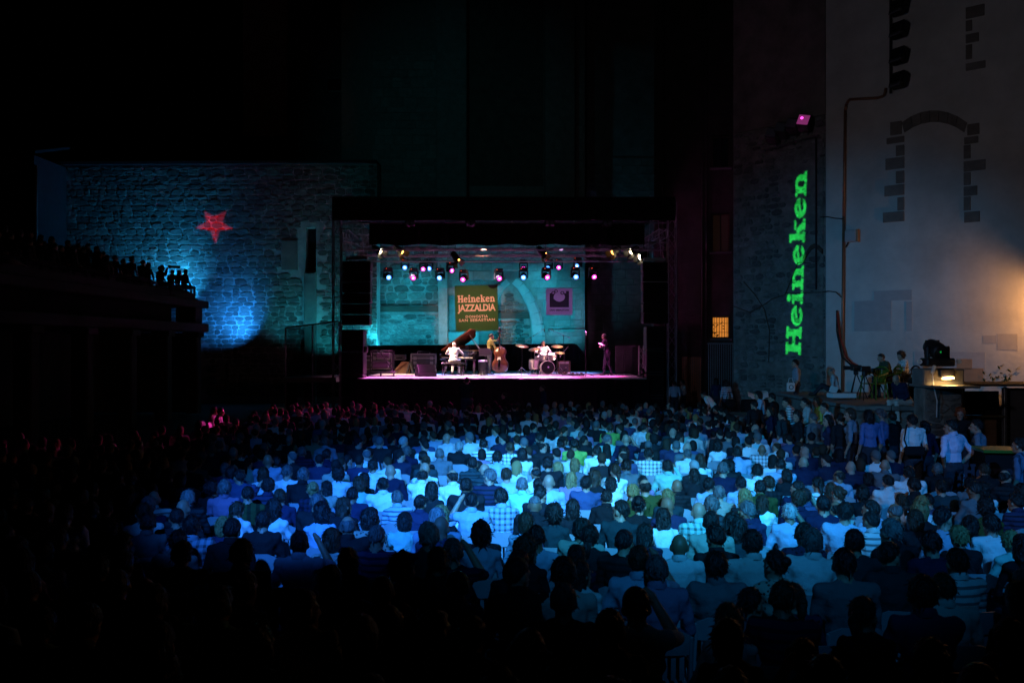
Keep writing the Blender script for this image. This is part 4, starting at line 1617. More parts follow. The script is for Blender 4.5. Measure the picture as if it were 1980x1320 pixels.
def hair_mesh(style, seed=0, nu=30, nv=20):
    """one closed shell round the skull; where there is no hair it dips under the skin"""
    rnd = random.Random(seed)
    ph = [rnd.uniform(0, 6) for _ in range(6)]
    o3 = Vector((rnd.uniform(0, 50), rnd.uniform(0, 50), rnd.uniform(0, 50)))
    thick = {'short': .075, 'crop': .03, 'full': .15, 'curly': .27, 'ring': .05, 'bob': .15, 'long': .13, 'tail': .07, 'bun': .08, 'cap': .06}[style]
    amp = {'curly': .26, 'full': .12, 'bob': .06, 'long': .06, 'crop': .015, 'cap': .01}.get(style, .07)
    m = MB()
    R0 = np.array((.078, .097, .1))
    vs = []

    def rad(d):
        v = Vector(d)
        x, y, z = d
        c = y / max(1e-6, math.hypot(x, y)) * min(1, math.hypot(x, y) * 3)
        zmin = np.interp(c, [-1, -.65, -.2, .1, .4, .7, 1], [-.72, -.58, -.34, -.02, .12, .46, .56])
        if style in ('bob', 'long', 'curly'):
            zmin = np.interp(c, [-1, -.2, .1, .35, .7, 1], [-1.2, -1.0, -.75, -.1, .48, .58])
        zmin += .1 * noise.noise(v * 5 + o3) + .06 * noise.noise(v * 13 + o3)
        h = min(1, max(0, (z - zmin) / .12))
        if style == 'ring':
            h *= 1 - min(1, max(0, (z + .25 * y - .4 + .12 * noise.noise(v * 4 + o3)) / .15))
        if style == 'cap':
            h = min(1, max(0, (z - .12 + .1 * y) / .1))
        nz_ = noise.noise(v * 3.2 + o3) * .8 + noise.noise(v * 8 + o3) * .7 + noise.noise(Vector((x * 22, y * 22, z * 7)) + o3) * .5
        return .86 + h * (.15 + thick * (1 + .25 * z) + amp * nz_)
    dirs = [(0, 0, 1)]
    for j in range(1, nv):
        t_ = math.pi * j / nv
        for i in range(nu):
            a = 2 * math.pi * i / nu
            dirs.append((math.sin(t_) * math.cos(a), math.sin(t_) * math.sin(a), math.cos(t_)))
    dirs.append((0, 0, -1))
    for d in dirs:
        r = rad(d)
        p = np.array(d) * R0 * r + np.array((0, -.008, .012))
        if style in ('bob', 'long') and d[2] < -.1 and r > .95:
            k = -d[2] - .1
            p[2] -= k * (.05 if style == 'bob' else .1)
            p[:2] *= 1 + k * .35
        vs.append(p)
    fs = [(0, 1 + i, 1 + (i + 1) % nu) for i in range(nu)]
    for j in range(nv - 2):
        for i in range(nu):
            a, b = 1 + j * nu + i, 1 + j * nu + (i + 1) % nu
            fs.append((a, a + nu, b + nu, b))
    o, last = 1 + (nv - 2) * nu, len(vs) - 1
    fs += [(last, o + (i + 1) % nu, o + i) for i in range(nu)]
    m.add(vs, fs)
    if style == 'long':
        rows = []
        for k in range(7):
            z = -.06 - .045 * k
            wv = .092 - .006 * k + .006 * math.sin(k * 2 + ph[0])
            rows.append([(wv * math.cos(a) + .004 * math.sin(a * 5 + ph[1]), -.055 - .006 * k + (.045 - .004 * k) * math.sin(a), z) for a in [2 * math.pi * i / 14 for i in range(14)]])
        vv = [p for r in rows for p in r]
        ff = [(r * 14 + i, r * 14 + (i + 1) % 14, (r + 1) * 14 + (i + 1) % 14, (r + 1) * 14 + i) for r in range(6) for i in range(14)] + [tuple(range(14)), tuple(range(84, 98))]
        m.add(vv, ff)
    if style == 'tail':
        m.tube((0, -.1, .03), (0, -.14, -.02), .028, .036, 8)
        m.tube((0, -.14, -.02), (.01, -.125, -.2), .036, .012, 8)
    if style == 'bun':
        m.ell((0, -.115, .05), (.042, .042, .04))
    if style == 'cap':
        m.box((0, .115, .035), (.13, .09, .012), (-.15, 0, 0))
    # loose strands that break the outline
    n0 = len(vs)
    cnt = {'crop': 30, 'ring': 30, 'cap': 0, 'curly': 150, 'full': 120, 'long': 110, 'bob': 110}.get(style, 90)
    if nu < 16:
        cnt = 0
    for _ in range(cnt):
        d = Vector((rnd.gauss(0, 1), rnd.gauss(-.3, 1), rnd.gauss(.25, .8))).normalized()
        r = rad(d)
        if r < .98:
            continue
        p = Vector((d.x * R0[0] * r, d.y * R0[1] * r - .008, d.z * R0[2] * r + .012))
        dn = (Vector((rnd.gauss(0, .5), rnd.gauss(-.2, .5), -.8)) - d * d.dot(Vector((0, 0, -.8)))).normalized()
        if style == 'curly':
            dn = (dn + Vector((rnd.gauss(0, .8), rnd.gauss(0, .8), rnd.gauss(0, .8)))).normalized()
        ln = rnd.uniform(.02, .045) * (1.7 if style in ('long', 'bob', 'curly') else 1)
        sd = d.cross(dn).normalized() * rnd.uniform(.004, .008)
        t1 = p + dn * ln * .6 + d * rnd.uniform(.004, .012)
        t2_ = p + dn * ln + d * rnd.uniform(.0, .012)
        p = p - d * .004
        m.add([p - sd, p + sd, t1 + sd * .8, t1 - sd * .8, t2_], [(0, 1, 2, 3), (3, 2, 4)])
    return m.mesh('hair', M['hair'], True)


HAIR = {}
for st, n in (('short', 4), ('crop', 3), ('full', 3), ('curly', 3), ('ring', 2), ('bob', 3), ('long', 3), ('tail', 2), ('bun', 1), ('cap', 1)):
    HAIR[st] = [hair_mesh(st, i * 7 + len(st)) for i in range(n)]
HC = {'dark': (.011, .009, .008), 'black': (.005, .005, .006), 'brown': (.04, .022, .012), 'blonde': (.26, .18, .07), 'grey': (.11, .11, .11), 'white': (.3, .3, .29), 'red': (.22, .05, .015)}
eye_mesh = MB().ell((-.03, .082, -.002), (.012, .01, .008), None, 8, 6).ell((.03, .082, -.002), (.012, .01, .008), None, 8, 6).mesh('eyes', M['eye'], True)
lip_mesh = MB().ell((0, .09, -.066), (.022, .008, .007), None, 8, 6).mesh('mouth', M['lip'], True)
collar_mesh = MB().lathe([(.066, -.03), (.074, .0), (.068, .028), (.062, .026), (.064, -.02)], 14, caps=False).mesh('collar', M['cloth'], True)
collar_f = collar_mesh


def dress(o, shirt, kind='cloth', sleeve='long', skin='skin', leg='trouser'):
    """materials per person on the shared body mesh"""
    for i, mt in enumerate((M[kind], M[skin], M[leg], M[kind] if sleeve == 'long' else M[skin], M['shoe'])):
        o.material_slots[i].link = 'OBJECT'
        o.material_slots[i].material = mt
    o.color = (*shirt, 1)


def body_object(me, name='person'):
    if len(me.materials) == 0:
        for k in ('cloth', 'skin', 'trouser', 'cloth', 'shoe'):
            me.materials.append(M[k])
    return link(name, me)


def add_head(o, hm, style, hcol, face=False, rnd=random):
    if style:
        h = link('hair', rnd.choice(HAIR[style]), o)
        h.matrix_basis = hm
        c = HC[hcol] if isinstance(hcol, str) else hcol
        k = rnd.uniform(.8, 1.3)
        h.color = (c[0] * k, c[1] * k, c[2] * k, 1)
        s_ = rnd.uniform(.97, 1.05)
        h.scale = (s_, s_, s_)
    if face:
        for n, me in (('eyes', eye_mesh), ('mouth', lip_mesh)):
            e = link(n, me, o)
            e.matrix_basis = hm


def collar(o, fig, col):
    c = link('collar', collar_mesh, o)
    d = (fig.hc - fig.nb).normalized()
    c.matrix_basis = Matrix.Translation(fig.nb + d * .012) @ d.to_track_quat('Z', 'Y').to_matrix().to_4x4()
    if fig.fem:
        c.scale = (.88, .88, .9)
    c.color = (*col, 1)


def figure(label, loc, yaw, shirt, style, hcol, kind='cloth', sleeve='short', skin='skin', leg='trouser', group=None, voxel=.0095, scale=1.0, col=None, **pose):
    f = Fig(**pose)
    me = f.mesh(voxel, .32, True, 3)
    o = body_object(me)
    o.location = loc
    o.rotation_euler = (0, 0, R(yaw))
    o.scale = (scale,) * 3
    tag(o, label, 'person', group)
    dress(o, shirt, kind, sleeve, skin, leg)
    add_head(o, f.head_matrix(), style, hcol, True)
    if col:
        collar(o, f, col)
    return o, f


SIT = dict(hip=(0, 0, .56), knees=((-.13, .43, .53), (.13, .43, .53)), ankles=((-.14, .4, .085), (.14, .4, .085)))
WHITE, LB, NAVY, BLK = (.75, .75, .73), (.42, .5, .62), (.02, .025, .07), (.015, .015, .017)


before_stage = set(o.name for o in bpy.data.objects)
# ================================================================== ON THE STAGE
def gp(px, d, z=SZ):
    return Vector(((px - 990) * d / F, d, z))


# ---------------------------------------------------------------- grand piano
pp = gp(884, 43.75)
t = thing('grand_piano', 'open black grand piano with raised red brown lid under the green banner', 'piano', pp, R(-15))
out = [(-.76, .0), (.76, .0), (.76, .55), (.74, .8), (.62, 1.1), (.5, 1.35), (.44, 1.6), (.36, 1.85), (.15, 2.05), (-.15, 2.1), (-.45, 2.05), (-.68, 1.85), (-.76, 1.5)]
m = MB()
m.prism([(x, y + .22, .66) for x, y in out], (0, 0, .3))
m.build('case', M['gloss'], t)
m = MB()
m.prism([(x * .93, .3 + (y + .02) * .93, .965) for x, y in out], (0, 0, .012))
m.build('iron_plate', M['gold'], t)
m = MB()
for i in range(26):
    x = -.62 + i * .05
    m.box((x, 1.15 - .012 * i, .985), (.006, 1.5 - .03 * i, .004))
m.build('strings', M['brass'], t)
m = MB()
m.rbox((0, .06, .64), (1.5, .36, .07), .015)
for k in (-1, 1):
    m.rbox((k * .72, .08, .74), (.08, .36, .2), .02)
m.rbox((0, .24, .82), (1.38, .05, .18), .01)
m.build('key_bed', M['gloss'], t)
kb = MB()
for i in range(52):
    kb.box((-.66 + i * 1.32 / 52 + .0127, .02, .69), (.0235, .15, .022))
kb.build('keyboard', M['ivory'], t)
kb = MB()
for i in range(51):
    if i % 7 not in (1, 4):
        kb.box((-.66 + (i + 1) * 1.32 / 52, .055, .708), (.012, .085, .014))
kb.build('black_keys', M['gloss'], t)
ang = R(34)
lid = MB()
lid.prism([((x + .76), y + .22, 0) for x, y in out], (0, 0, .045))
o = lid.build('lid', M['mahogany'], t, loc=(-.76, 0, .975), rot=(0, -ang, 0))
hinge = lambda x, y: Vector((-.76 + (x + .76) * math.cos(ang), y, .975 + (x + .76) * math.sin(ang)))
MB().tube((.7, 1.0, .97), hinge(.42, 1.0), .028).build('lid_prop', M['ivory'], t)
m = MB()
m.add([(-.34, .4, .99), (.34, .4, .99), (.34, .52, 1.2), (-.34, .52, 1.2), (-.34, .42, .99), (.34, .42, .99), (.34, .54, 1.2), (-.34, .54, 1.2)], [(0, 1, 2, 3), (4, 5, 6, 7), (0, 1, 5, 4), (2, 3, 7, 6)])
m.build('music_desk', M['gloss'], t)
for x, y in ((-.62, .35), (.62, .35), (-.25, 1.95)):
    m = MB()
    m.tube((x, y, .1), (x, y, .67), .055, .085, 8)
    m.tube((x - .03, y, .06), (x + .03, y, .06), .05, .05, 10)
    m.build('leg', M['gloss'], t)
m = MB()
m.rbox((0, .5, .14), (.3, .2, .1))
for k in (-.06, 0, .06):
    m.tube((k, .4, .08), (k, .28, .06), .014)
for k in (-.1, .1):
    m.tube((k, .5, .16), (k * .6, .5, .66), .015)
m.build('pedal_lyre', M['gloss'], t)
# microphones on a bar inside the piano
for x, lab in ((.1, 'left'), (.38, 'right')):
    p = pp + Matrix.Rotation(R(-15), 3, 'Z') @ Vector((x, .9, .99))
    m = MB()
    m.tube((0, 0, 0), (0, 0, .2), .008)
    m.tube((0, -.05, .2), (0, .07, .17), .018, .014)
    tag(m.build('microphone', M['chrome'], None, loc=p), f'small microphone inside the open piano, {lab} one', 'microphone', 'microphones')
# bench
bz = gp(876, 42.9)
t = thing('piano_bench', 'black padded piano bench under the seated pianist', 'bench', bz, R(-13))
MB().rbox((0, 0, .47), (.92, .36, .08), .025).build('seat', M['gloss'], t)
for x in (-.4, .4):
    for y in (-.13, .13):
        MB().tube((x, y, 0), (x, y, .43), .022, .03, 8).build('leg', M['gloss'], t)
MB().box((0, 0, .39), (.84, .3, .06)).build('frame', M['gloss'], t)
# pianist
o, f = figure('person in white jacket playing piano with back to audience', bz + Vector((0, 0, 0)), -13, (.72, .68, .64), 'ring', 'white', sleeve='long', leg='trouser_light', build=1.12, **{**SIT, 'hip': (0, .0, .6),
              'lean': .22, 'head': (.35, 0, -.1), 'elbows': ((-.34, .2, .86), (.34, .2, .86)), 'hands': ((-.24, .56, .8), (.26, .56, .8)), 'knees': ((-.14, .42, .56), (.14, .42, .56)), 'ankles': ((-.14, .38, .085), (.14, .34, .085))})

# ---------------------------------------------------------------- double bass and its player
bb = gp(967, 43.4)
t = thing('double_bass', 'red brown double bass held upright by the standing player', 'double bass', bb, R(-14))
prof = [(.0, .10), (.16, .11), (.29, .2), (.335, .36), (.31, .5), (.225, .62), (.2, .7), (.215, .8), (.25, .9), (.235, 1.0), (.17, 1.08), (.07, 1.13), (.03, 1.16)]
pts = [(x, z) for x, z in prof] + [(-x, z) for x, z in reversed(prof[1:])]
m = MB()
n = len(pts)
vs = [(x * .96, -.1, z) for x, z in pts] + [(x, -.08, z) for x, z in pts] + [(x, .1, z) for x, z in pts] + [(x * .94, .12, z) for x, z in pts] + [(x * .5, -.135, .6 + (z - .6) * .55) for x, z in pts]
fs = [tuple(range(4 * n, 5 * n)), tuple(reversed(range(3 * n, 4 * n)))]
for r0, r1 in ((0, 1), (1, 2), (2, 3), (4, 0)):
    for i in range(n):
        j = (i + 1) % n
        fs.append((r0 * n + i, r0 * n + j, r1 * n + j, r1 * n + i))
m.add(vs, fs)
body = m.build('body', M['wood'], t, True)
m = MB()
m.tube((0, -.09, 1.08), (0, -.06, 1.72), .032, .024, 8)
m.build('neck', M['wood'], t, True)
m = MB()
m.box((0, -.125, 1.22), (.05, .015, 1.0), (.04, 0, 0), taper=.75)
m.build('fingerboard', M['gloss'], t)
m = MB()
m.tube((0, -.06, 1.7), (0, -.03, 1.86), .025, .03, 8)
m.tube((-.03, -.06, 1.87), (.03, -.06, 1.87), .05, .05, 12)
for z in (1.74, 1.8):
    m.tube((-.09, -.05, z), (.09, -.05, z), .012)
m.build('scroll', M['wood'], t, True)
m = MB()
m.prism([(-.035, -.15, .62), (.035, -.15, .62), (.05, -.15, .28), (.02, -.15, .2), (-.02, -.15, .2), (-.05, -.15, .28)], (0, -.02, 0))
m.build('tailpiece', M['gloss'], t)
m = MB()
m.box((0, -.16, .66), (.16, .014, .13), taper=.7)
m.build('bridge', M['ivory'], t)
m = MB()
for k in (-.018, -.006, .006, .018):
    m.tube((k, -.165, .4), (k, -.18, .73), .002, n=4)
    m.tube((k, -.18, .73), (k * .7, -.07, 1.72), .002, n=4)
m.build('strings', M['chrome'], t)
m = MB()
for k in (-1, 1):
    m.path([Vector((k * x, -.137, z)) for x, z in ((.1, .82), (.125, .78), (.11, .72), (.13, .66), (.115, .62))], .008, 5)
m.build('sound_hole', M['gloss'], t)
MB().tube((0, 0, .1), (0, 0, 0), .01).build('end_pin', M['steel'], t)
bp = gp(946, 43.7)
figure('person in olive short sleeved shirt playing double bass', bp, -62, (.16, .13, .04), 'full', 'dark', sleeve='short', skin='skin', lean=.1, head=(.12, 0, -.35), twist=-.1,
       elbows=((-.12, .42, 1.36), (.24, .16, 1.08)), hands=((.12, .42, 1.56), (.08, .42, 1.02)), knees=((-.1, .05, .5), (.12, .0, .5)))
# music stand
t = thing('music_stand', 'black music stand between the piano and the bass', 'music stand', gp(938, 43.0))
m = MB()
m.box((0, 0, .92), (.5, .02, .32), (.35, 0, R(-12)))
m.box((0, -.08, .78), (.5, .07, .015), (.2, 0, R(-12)))
m.build('desk', M['blackpaint'], t)
m = MB()
m.tube((0, .05, .0), (0, .05, .91), .016)
for a in (0, 2.1, 4.2):
    m.tube((0, .05, .28), (.28 * math.cos(a), .05 + .28 * math.sin(a), .01), .011)
m.build('tripod', M['blackpaint'], t)
t = thing('drum_stool', 'dark purple lit drum shaped stool beside the bass player', 'stool', gp(934, 43.9))
MB().lathe([(.19, .0), (.2, .03), (.2, .5), (.19, .52)], 18).build('body', M['blackpaint'], t, True)
MB().lathe([(.205, .5), (.215, .53), (.2, .58), (.05, .6)], 18).build('seat', M['lilac'], t, True)  # purple stage light put into the lilac seat colour

# ---------------------------------------------------------------- drum kit
dk = gp(1058, 43.5)
M['drumshell'] = mat('drum_shell', (.6, .52, .46), .25, coat=.4, var=.1)


def drum(name, label, loc, rx, depth, rot, head='white', hoop='chrome', extra=None):
    t = thing(name, label, 'drum', loc)
    t.rotation_euler = rot
    MB().lathe([(rx, -depth / 2), (rx, depth / 2)], 22, caps=False).build('shell', M['drumshell'], t, True)
    for k in (-1, 1):
        MB().lathe([(rx * 1.02, k * depth / 2 - .018), (rx * 1.03, k * depth / 2 + .012), (rx * .97, k * depth / 2 + .012), (rx * .97, k * depth / 2 - .01)], 22, caps=False).build('hoop', M[hoop], t, True)
        MB().lathe([(rx * .97, k * depth / 2 - .004), (rx * .5, k * depth / 2), (.01, k * depth / 2 + .001)], 22).build('skin', M[head], t)
    m = MB()
    for i in range(8):
        a = i * math.pi / 4
        m.box((rx * 1.03 * math.cos(a), rx * 1.03 * math.sin(a), 0), (.02, .02, depth * .8), (0, 0, a))
    m.build('lugs', M['chrome'], t)
    return t


t = drum('bass_drum', 'bass drum with black front head, centre of the kit', dk + Vector((0, 0, .29)), .275, .4, (R(90), 0, R(6)), 'black', 'drumshell')
m = MB()
m.lathe([(.035, 0), (.03, .004), (.01, .005)], 12, (.02, .02, .21))
m.build('port_ring', M['lilac'], t)
m = MB()
for k in (-1, 1):
    m.tube((k * .26, -.1, .05), (k * .38, -.28, .25), .012)
m.build('spur', M['chrome'], t)
drum('tom_drum', 'small rack tom above the left of the bass drum', dk + Vector((-.17, .1, .74)), .155, .22, (R(18), R(8), 0))
drum('tom_drum', 'small rack tom above the right of the bass drum', dk + Vector((.2, .1, .74)), .165, .22, (R(18), R(-8), 0))
drum('snare_drum', 'snare drum on its stand just left of the drummer', dk + Vector((-.3, .5, .66)), .18, .14, (R(8), 0, 0))
t = drum('floor_tom', 'white floor tom standing left of the bass drum', dk + Vector((-.62, .35, .42)), .2, .4, (0, 0, 0))
m = MB()
for a in (0, 2.1, 4.2):
    m.tube((.215 * math.cos(a), .215 * math.sin(a), .1), (.24 * math.cos(a), .24 * math.sin(a), -.42), .009)
m.build('leg', M['chrome'], t)


def cymbal(label, px, d, z, r, tilt, yaw=0, tripod=True):
    t = thing('cymbal_stand', label, 'cymbal', gp(px, d))
    m = MB()
    m.lathe([(r, 0), (r * .6, .018), (r * .22, .03), (r * .14, .055), (.012, .06)], 24)
    m.build('cymbal', M['brass'], t, True, loc=(0, 0, z), rot=(R(tilt), R(yaw), 0))
    m = MB()
    m.tube((0, 0, .02), (0, 0, z + .08), .012)
    m.tube((0, 0, z + .07), (0, 0, z + .1), .02)
    m.build('rod', M['chrome'], t)
    for a in (.4, 2.5, 4.6):
        MB().tube((0, 0, .32), (.3 * math.cos(a), .3 * math.sin(a), .015), .011).build('leg', M['chrome'], t)


cymbal('large cymbal on a tall stand apart to the left of the kit', 1009, 43.2, 1.16, .28, 14, 9)
cymbal('cymbal directly left of the drummer', 1033, 43.9, 1.02, .24, 18, -6)
cymbal('upper cymbal right of the drummer', 1077, 43.9, 1.14, .25, 16, 0)
cymbal('lower cymbal right of the drummer', 1082, 43.7, .88, .22, 14, 5)
dz_ = gp(1050, 44.45)
t = thing('drum_throne', 'round black drum stool under the drummer', 'stool', dz_)
MB().lathe([(.17, .47), (.18, .5), (.17, .55), (.05, .56)], 16).build('seat', M['blackpaint'], t, True)
m = MB()
m.tube((0, 0, .1), (0, 0, .48), .02)
for a in (0, 2.1, 4.2):
    m.tube((0, 0, .25), (.25 * math.cos(a), .25 * math.sin(a), .01), .012)
m.build('tripod', M['chrome'], t)
figure('bald person in white shirt seated behind the drum kit', dz_, 186, (.72, .64, .62), None, 'dark', sleeve='long', skin='skin2', build=1.1, **{**SIT, 'hip': (0, 0, .64), 'lean': .05, 'head': (.3, 0, -.35),
       'elbows': ((-.32, .1, .9), (.32, .1, .9)), 'hands': ((-.16, .42, .88), (.2, .42, .86)), 'knees': ((-.24, .4, .55), (.24, .4, .55)), 'ankles': ((-.26, .42, .085), (.26, .42, .085))})
m = MB()
for k in (-1, 1):
    m.tube((k * .16, -.45, .9), (k * .05, -.8, .98), .008)
tag(m.build('drumstick_pair', M['ivory'], None, loc=dz_), 'pair of pale drumsticks in the hands of the drummer', 'drumsticks')


# ---------------------------------------------------------------- microphone stands
def mic_boom(label, p0, p1, p2, mic=True):
    """foot, top of the pole, end of the boom"""
    t = thing('microphone_stand', label, 'microphone stand', p0, 0, 'microphone stands')
    q1, q2 = p1 - p0, p2 - p0
    MB().tube((0, 0, .05), q1, .014).build('pole', M['blackpaint'], t)
    bk = q1 + (q1 - q2).normalized() * .28
    m = MB()
    m.tube(bk, q2, .012)
    m.tube(bk, bk + (q1 - q2).normalized() * .08, .028)
    m.build('boom', M['chrome'], t)
    for a in (.3, 2.4, 4.5):
        MB().tube((0, 0, .25), (.3 * math.cos(a), .3 * math.sin(a), .012), .011).build('leg', M['blackpaint'], t)
    MB().tube(q2, q2 + Vector((.02, 0, -.14)), .022, .018).build('microphone', M['blackpaint'], t)


mic_boom('tall microphone boom reaching over the kit from the left', gp(1027, 44.8), at(1027, 652, 44.8), at(1052, 636, 44.4))
mic_boom('tall microphone boom reaching over the kit from the right', gp(1090, 44.8), at(1090, 648, 44.8), at(1061, 636, 44.4))
mic_boom('low microphone boom slanting by the right cymbals', gp(1094, 44.2), at(1091, 679, 44.2), at(1099, 669, 44.1))
t = thing('microphone_stand', 'straight black microphone stand alone right of the drums', 'microphone stand', gp(1133, 41.5), 0, 'microphone stands')
MB().tube((0, 0, .02), (0, 0, 1.62), .013).build('pole', M['blackpaint'], t)
MB().tube((0, 0, 1.6), (0, -.1, 1.72), .018, .03).build('microphone', M['chrome'], t)
for a in (.4, 2.5, 4.6):
    MB().tube((0, 0, .12), (.34 * math.cos(a), .34 * math.sin(a), .012), .012).build('leg', M['blackpaint'], t)
# amplifier at the drums
t = thing('guitar_amplifier', 'small brown amplifier right of the drum kit', 'amplifier', gp(1091, 44.9), R(-10))
MB().rbox((0, 0, .27), (.5, .3, .52), .02).build('cabinet', M['brown'], t)
MB().box((0, -.155, .22), (.42, .012, .34)).build('grille', M['caseply'], t)
MB().box((0, -.155, .46), (.42, .012, .07)).build('panel', M['alu'], t)
MB().lathe([(.035, 0), (.03, .01)], 12, (.08, -.165, .26), Matrix.Rotation(R(90), 3, 'X')).build('badge', M['ivory'], t)
t = thing('pedal_board', 'low dark pedal board with cables on the deck in front of the amplifier', 'pedals', gp(1108, 42.8))
MB().rbox((0, 0, .03), (.9, .3, .05), .01).build('tray', M['blackpaint'], t)
for k in range(5):
    MB().rbox((-.34 + k * .17, 0, .08), (.1, .18, .05), .01).build('pedal', M['alu' if k % 2 else 'brown'], t)
for i, (a, b) in enumerate((((960, 40.0), (1040, 41.2)), ((1100, 42.4), (1130, 41.5)), ((915, 41.4), (945, 43)), ((730, 41), (800, 41.6)))):
    p, q = gp(*a, SZ + .012), gp(*b, SZ + .012)
    m = MB()
    m.path([p + (q - p) * (k / 8) + Vector((0, .12 * math.sin(k * 1.7 + i), 0)) for k in range(9)], .011, 5)
    tag(m.build('stage_cable', M['rubber']), ('cable curving across the deck left of the drums', 'cable between the pedals and the lone microphone', 'cable between the piano and the bass player', 'cable beside the wheeled rack')[i], 'cable', 'cables on the deck')
# presenter / photographer at stage right
figure('person in dark clothes standing at right of stage, arms folded over papers', gp(1174, 42.4), 62, (.02, .018, .025), 'ring', 'grey', sleeve='short', skin='skin', lean=.16, head=(.45, 0, 0), arms='fold', build=1.05, knees=((-.1, .05, .5), (.1, -.02, .5)), ankles=((-.1, .1, .085), (.12, -.14, .085)))
m = MB()
m.box((0, 0, 0), (.2, .3, .012), (.3, .2, .2))
tag(m.build('paper_sheaf', M['whiteprint'], None, loc=gp(1163, 42.2, SZ + 1.24)), 'small sheaf of papers held by the standing person at stage right', 'papers')

# ---------------------------------------------------------------- cases and backline at the left
def flight_case(label, px0, px1, py0, py1, d, depth=.6, open_=False):
    a, b = at(px0, py1, d), at(px1, py0, d)
    W_, H_ = b.x - a.x, b.z - a.z
    t = thing('flight_case', label, 'flight case', ((a.x + b.x) / 2, d, a.z), 0, 'flight cases at the back of the stage')
    MB().box((0, depth / 2, H_ / 2), (W_ - .03, depth, H_ - .03)).build('body', M['caseply'], t)
    m = MB()
    for x in (-W_ / 2, W_ / 2):
        m.box((x, 0, H_ / 2), (.045, .05, H_))
        m.box((x, depth, H_ / 2), (.045, .05, H_))
    for z in (0, H_, H_ * .68):
        m.box((0, -.004, z), (W_, .05, .04))
    for x in (-W_ / 2, W_ / 2):
        m.box((x, depth / 2, H_), (.045, depth, .045))
    m.build('edge_trim', M['alu'], t)
    for k in (-1, 1):
        for z in (.68, .36):
            MB().rbox((k * W_ * .34, -.035, H_ * z), (W_ * .13, .03, H_ * .2), .01).build('latch', M['alu'], t)
    return t, W_, H_


t, W_, H_ = flight_case('large grey flight case with bright trim and two latches', 795, 842, 684, 711, 45.5)
m = MB()
for x in (-.3, .3):
    m.tube((x, .2, H_), (x, .2, H_ + .12), .018)
m.tube((-.3, .2, H_ + .12), (.3, .2, H_ + .12), .018)
m.build('lid_handle', M['alu'], t)
for x in (-W_ * .4, W_ * .4):
    for y in (.08, .5):
        MB().lathe([(.06, -.02), (.06, .02)], 12, (x, y, -.08), Matrix.Rotation(R(90), 3, 'Y')).build('caster', M['rubber'], t)
flight_case('tall flight case behind the wheeled rack at far left', 718, 757, 683, 713, 45.8)
flight_case('small flight case with amber trim beside the tall one', 761, 783, 686, 695, 46.2, .4)
flight_case('narrow case stack at the far left edge of the deck', 706, 720, 688, 714, 45.6, .4)
t = thing('ramp_board', 'brown triangular ramp board leaning beside the flight case', 'ramp', gp(776, 45.2))
m = MB()
m.prism([(-.48, 0, 0), (.42, 0, 0), (.42, 0, .56), (.0, 0, .56)], (0, .5, 0))
m.build('board', M['brown'], t)
m = MB()
m.prism([(-.42, -.03, .04), (-.36, -.03, .02), (.3, -.03, .5), (.24, -.03, .54)], (0, .03, 0))
m.build('batten', M['wood'], t)
t = thing('easel_sign', 'dark A-frame board between the ramp and the flight case', 'board', gp(790, 44.8))
MB().box((0, 0, .3), (.06, .5, .62), (0, R(16), 0)).build('leaf', M['blackpaint'], t)
MB().box((.16, 0, .3), (.06, .5, .62), (0, R(-16), 0)).build('leaf', M['blackpaint'], t)
t = thing('wheeled_rack', 'black wheeled equipment frame at the front left of the deck', 'cart', gp(737, 41.2))
m = MB()
for x in (-.42, .42):
    m.tube((x, 0, .14), (x, .1, .98), .022)
    m.tube((x, .6, .14), (x, .6, .98), .022)
for z in (.5, .98):
    m.tube((-.42, .1, z), (.42, .1, z), .02)
m.tube((-.05, -.05, .98), (.5, -.1, .16), .022)
m.build('frame', M['blackpaint'], t)
MB().rbox((0, .25, .16), (1.1, .8, .05), .01).build('base', M['blackpaint'], t)
for x in (-.5, .0, .5):
    MB().lathe([(.075, -.02), (.075, .02)], 14, (x, -.1, .075), Matrix.Rotation(R(90), 3, 'Y')).build('wheel', M['rubber'], t)
m = MB()
m.rbox((-.05, .3, .45), (.6, .4, .25), .02)
m.rbox((.05, .3, .8), (.5, .35, .2), .02)
m.build('equipment', M['caseply'], t)
m = MB()
m.tube((-.1, -.02, .9), (-.14, -.1, .93), .022)
m.tube((.06, -.02, .95), (.02, -.1, .98), .022)
m.build('knob', M['chrome'], t)
# wedge monitor
t = thing('wedge_monitor', 'black wedge monitor on the deck left of the pianist', 'loudspeaker', gp(823, 41.3), R(200))
prof = [(-.28, 0), (.28, 0), (.3, .16), (.1, .46), (-.22, .4)]
MB().prism([(-.36, y, z) for y, z in prof], (.72, 0, 0)).build('cabinet', M['blackpaint'], t)
m = MB()
m.prism([(-.32, .3, .17), (.32, .3, .17), (.32, .11, .45), (-.32, .11, .45)], (0, .012, .008))
m.build('grille', M['black'], t)
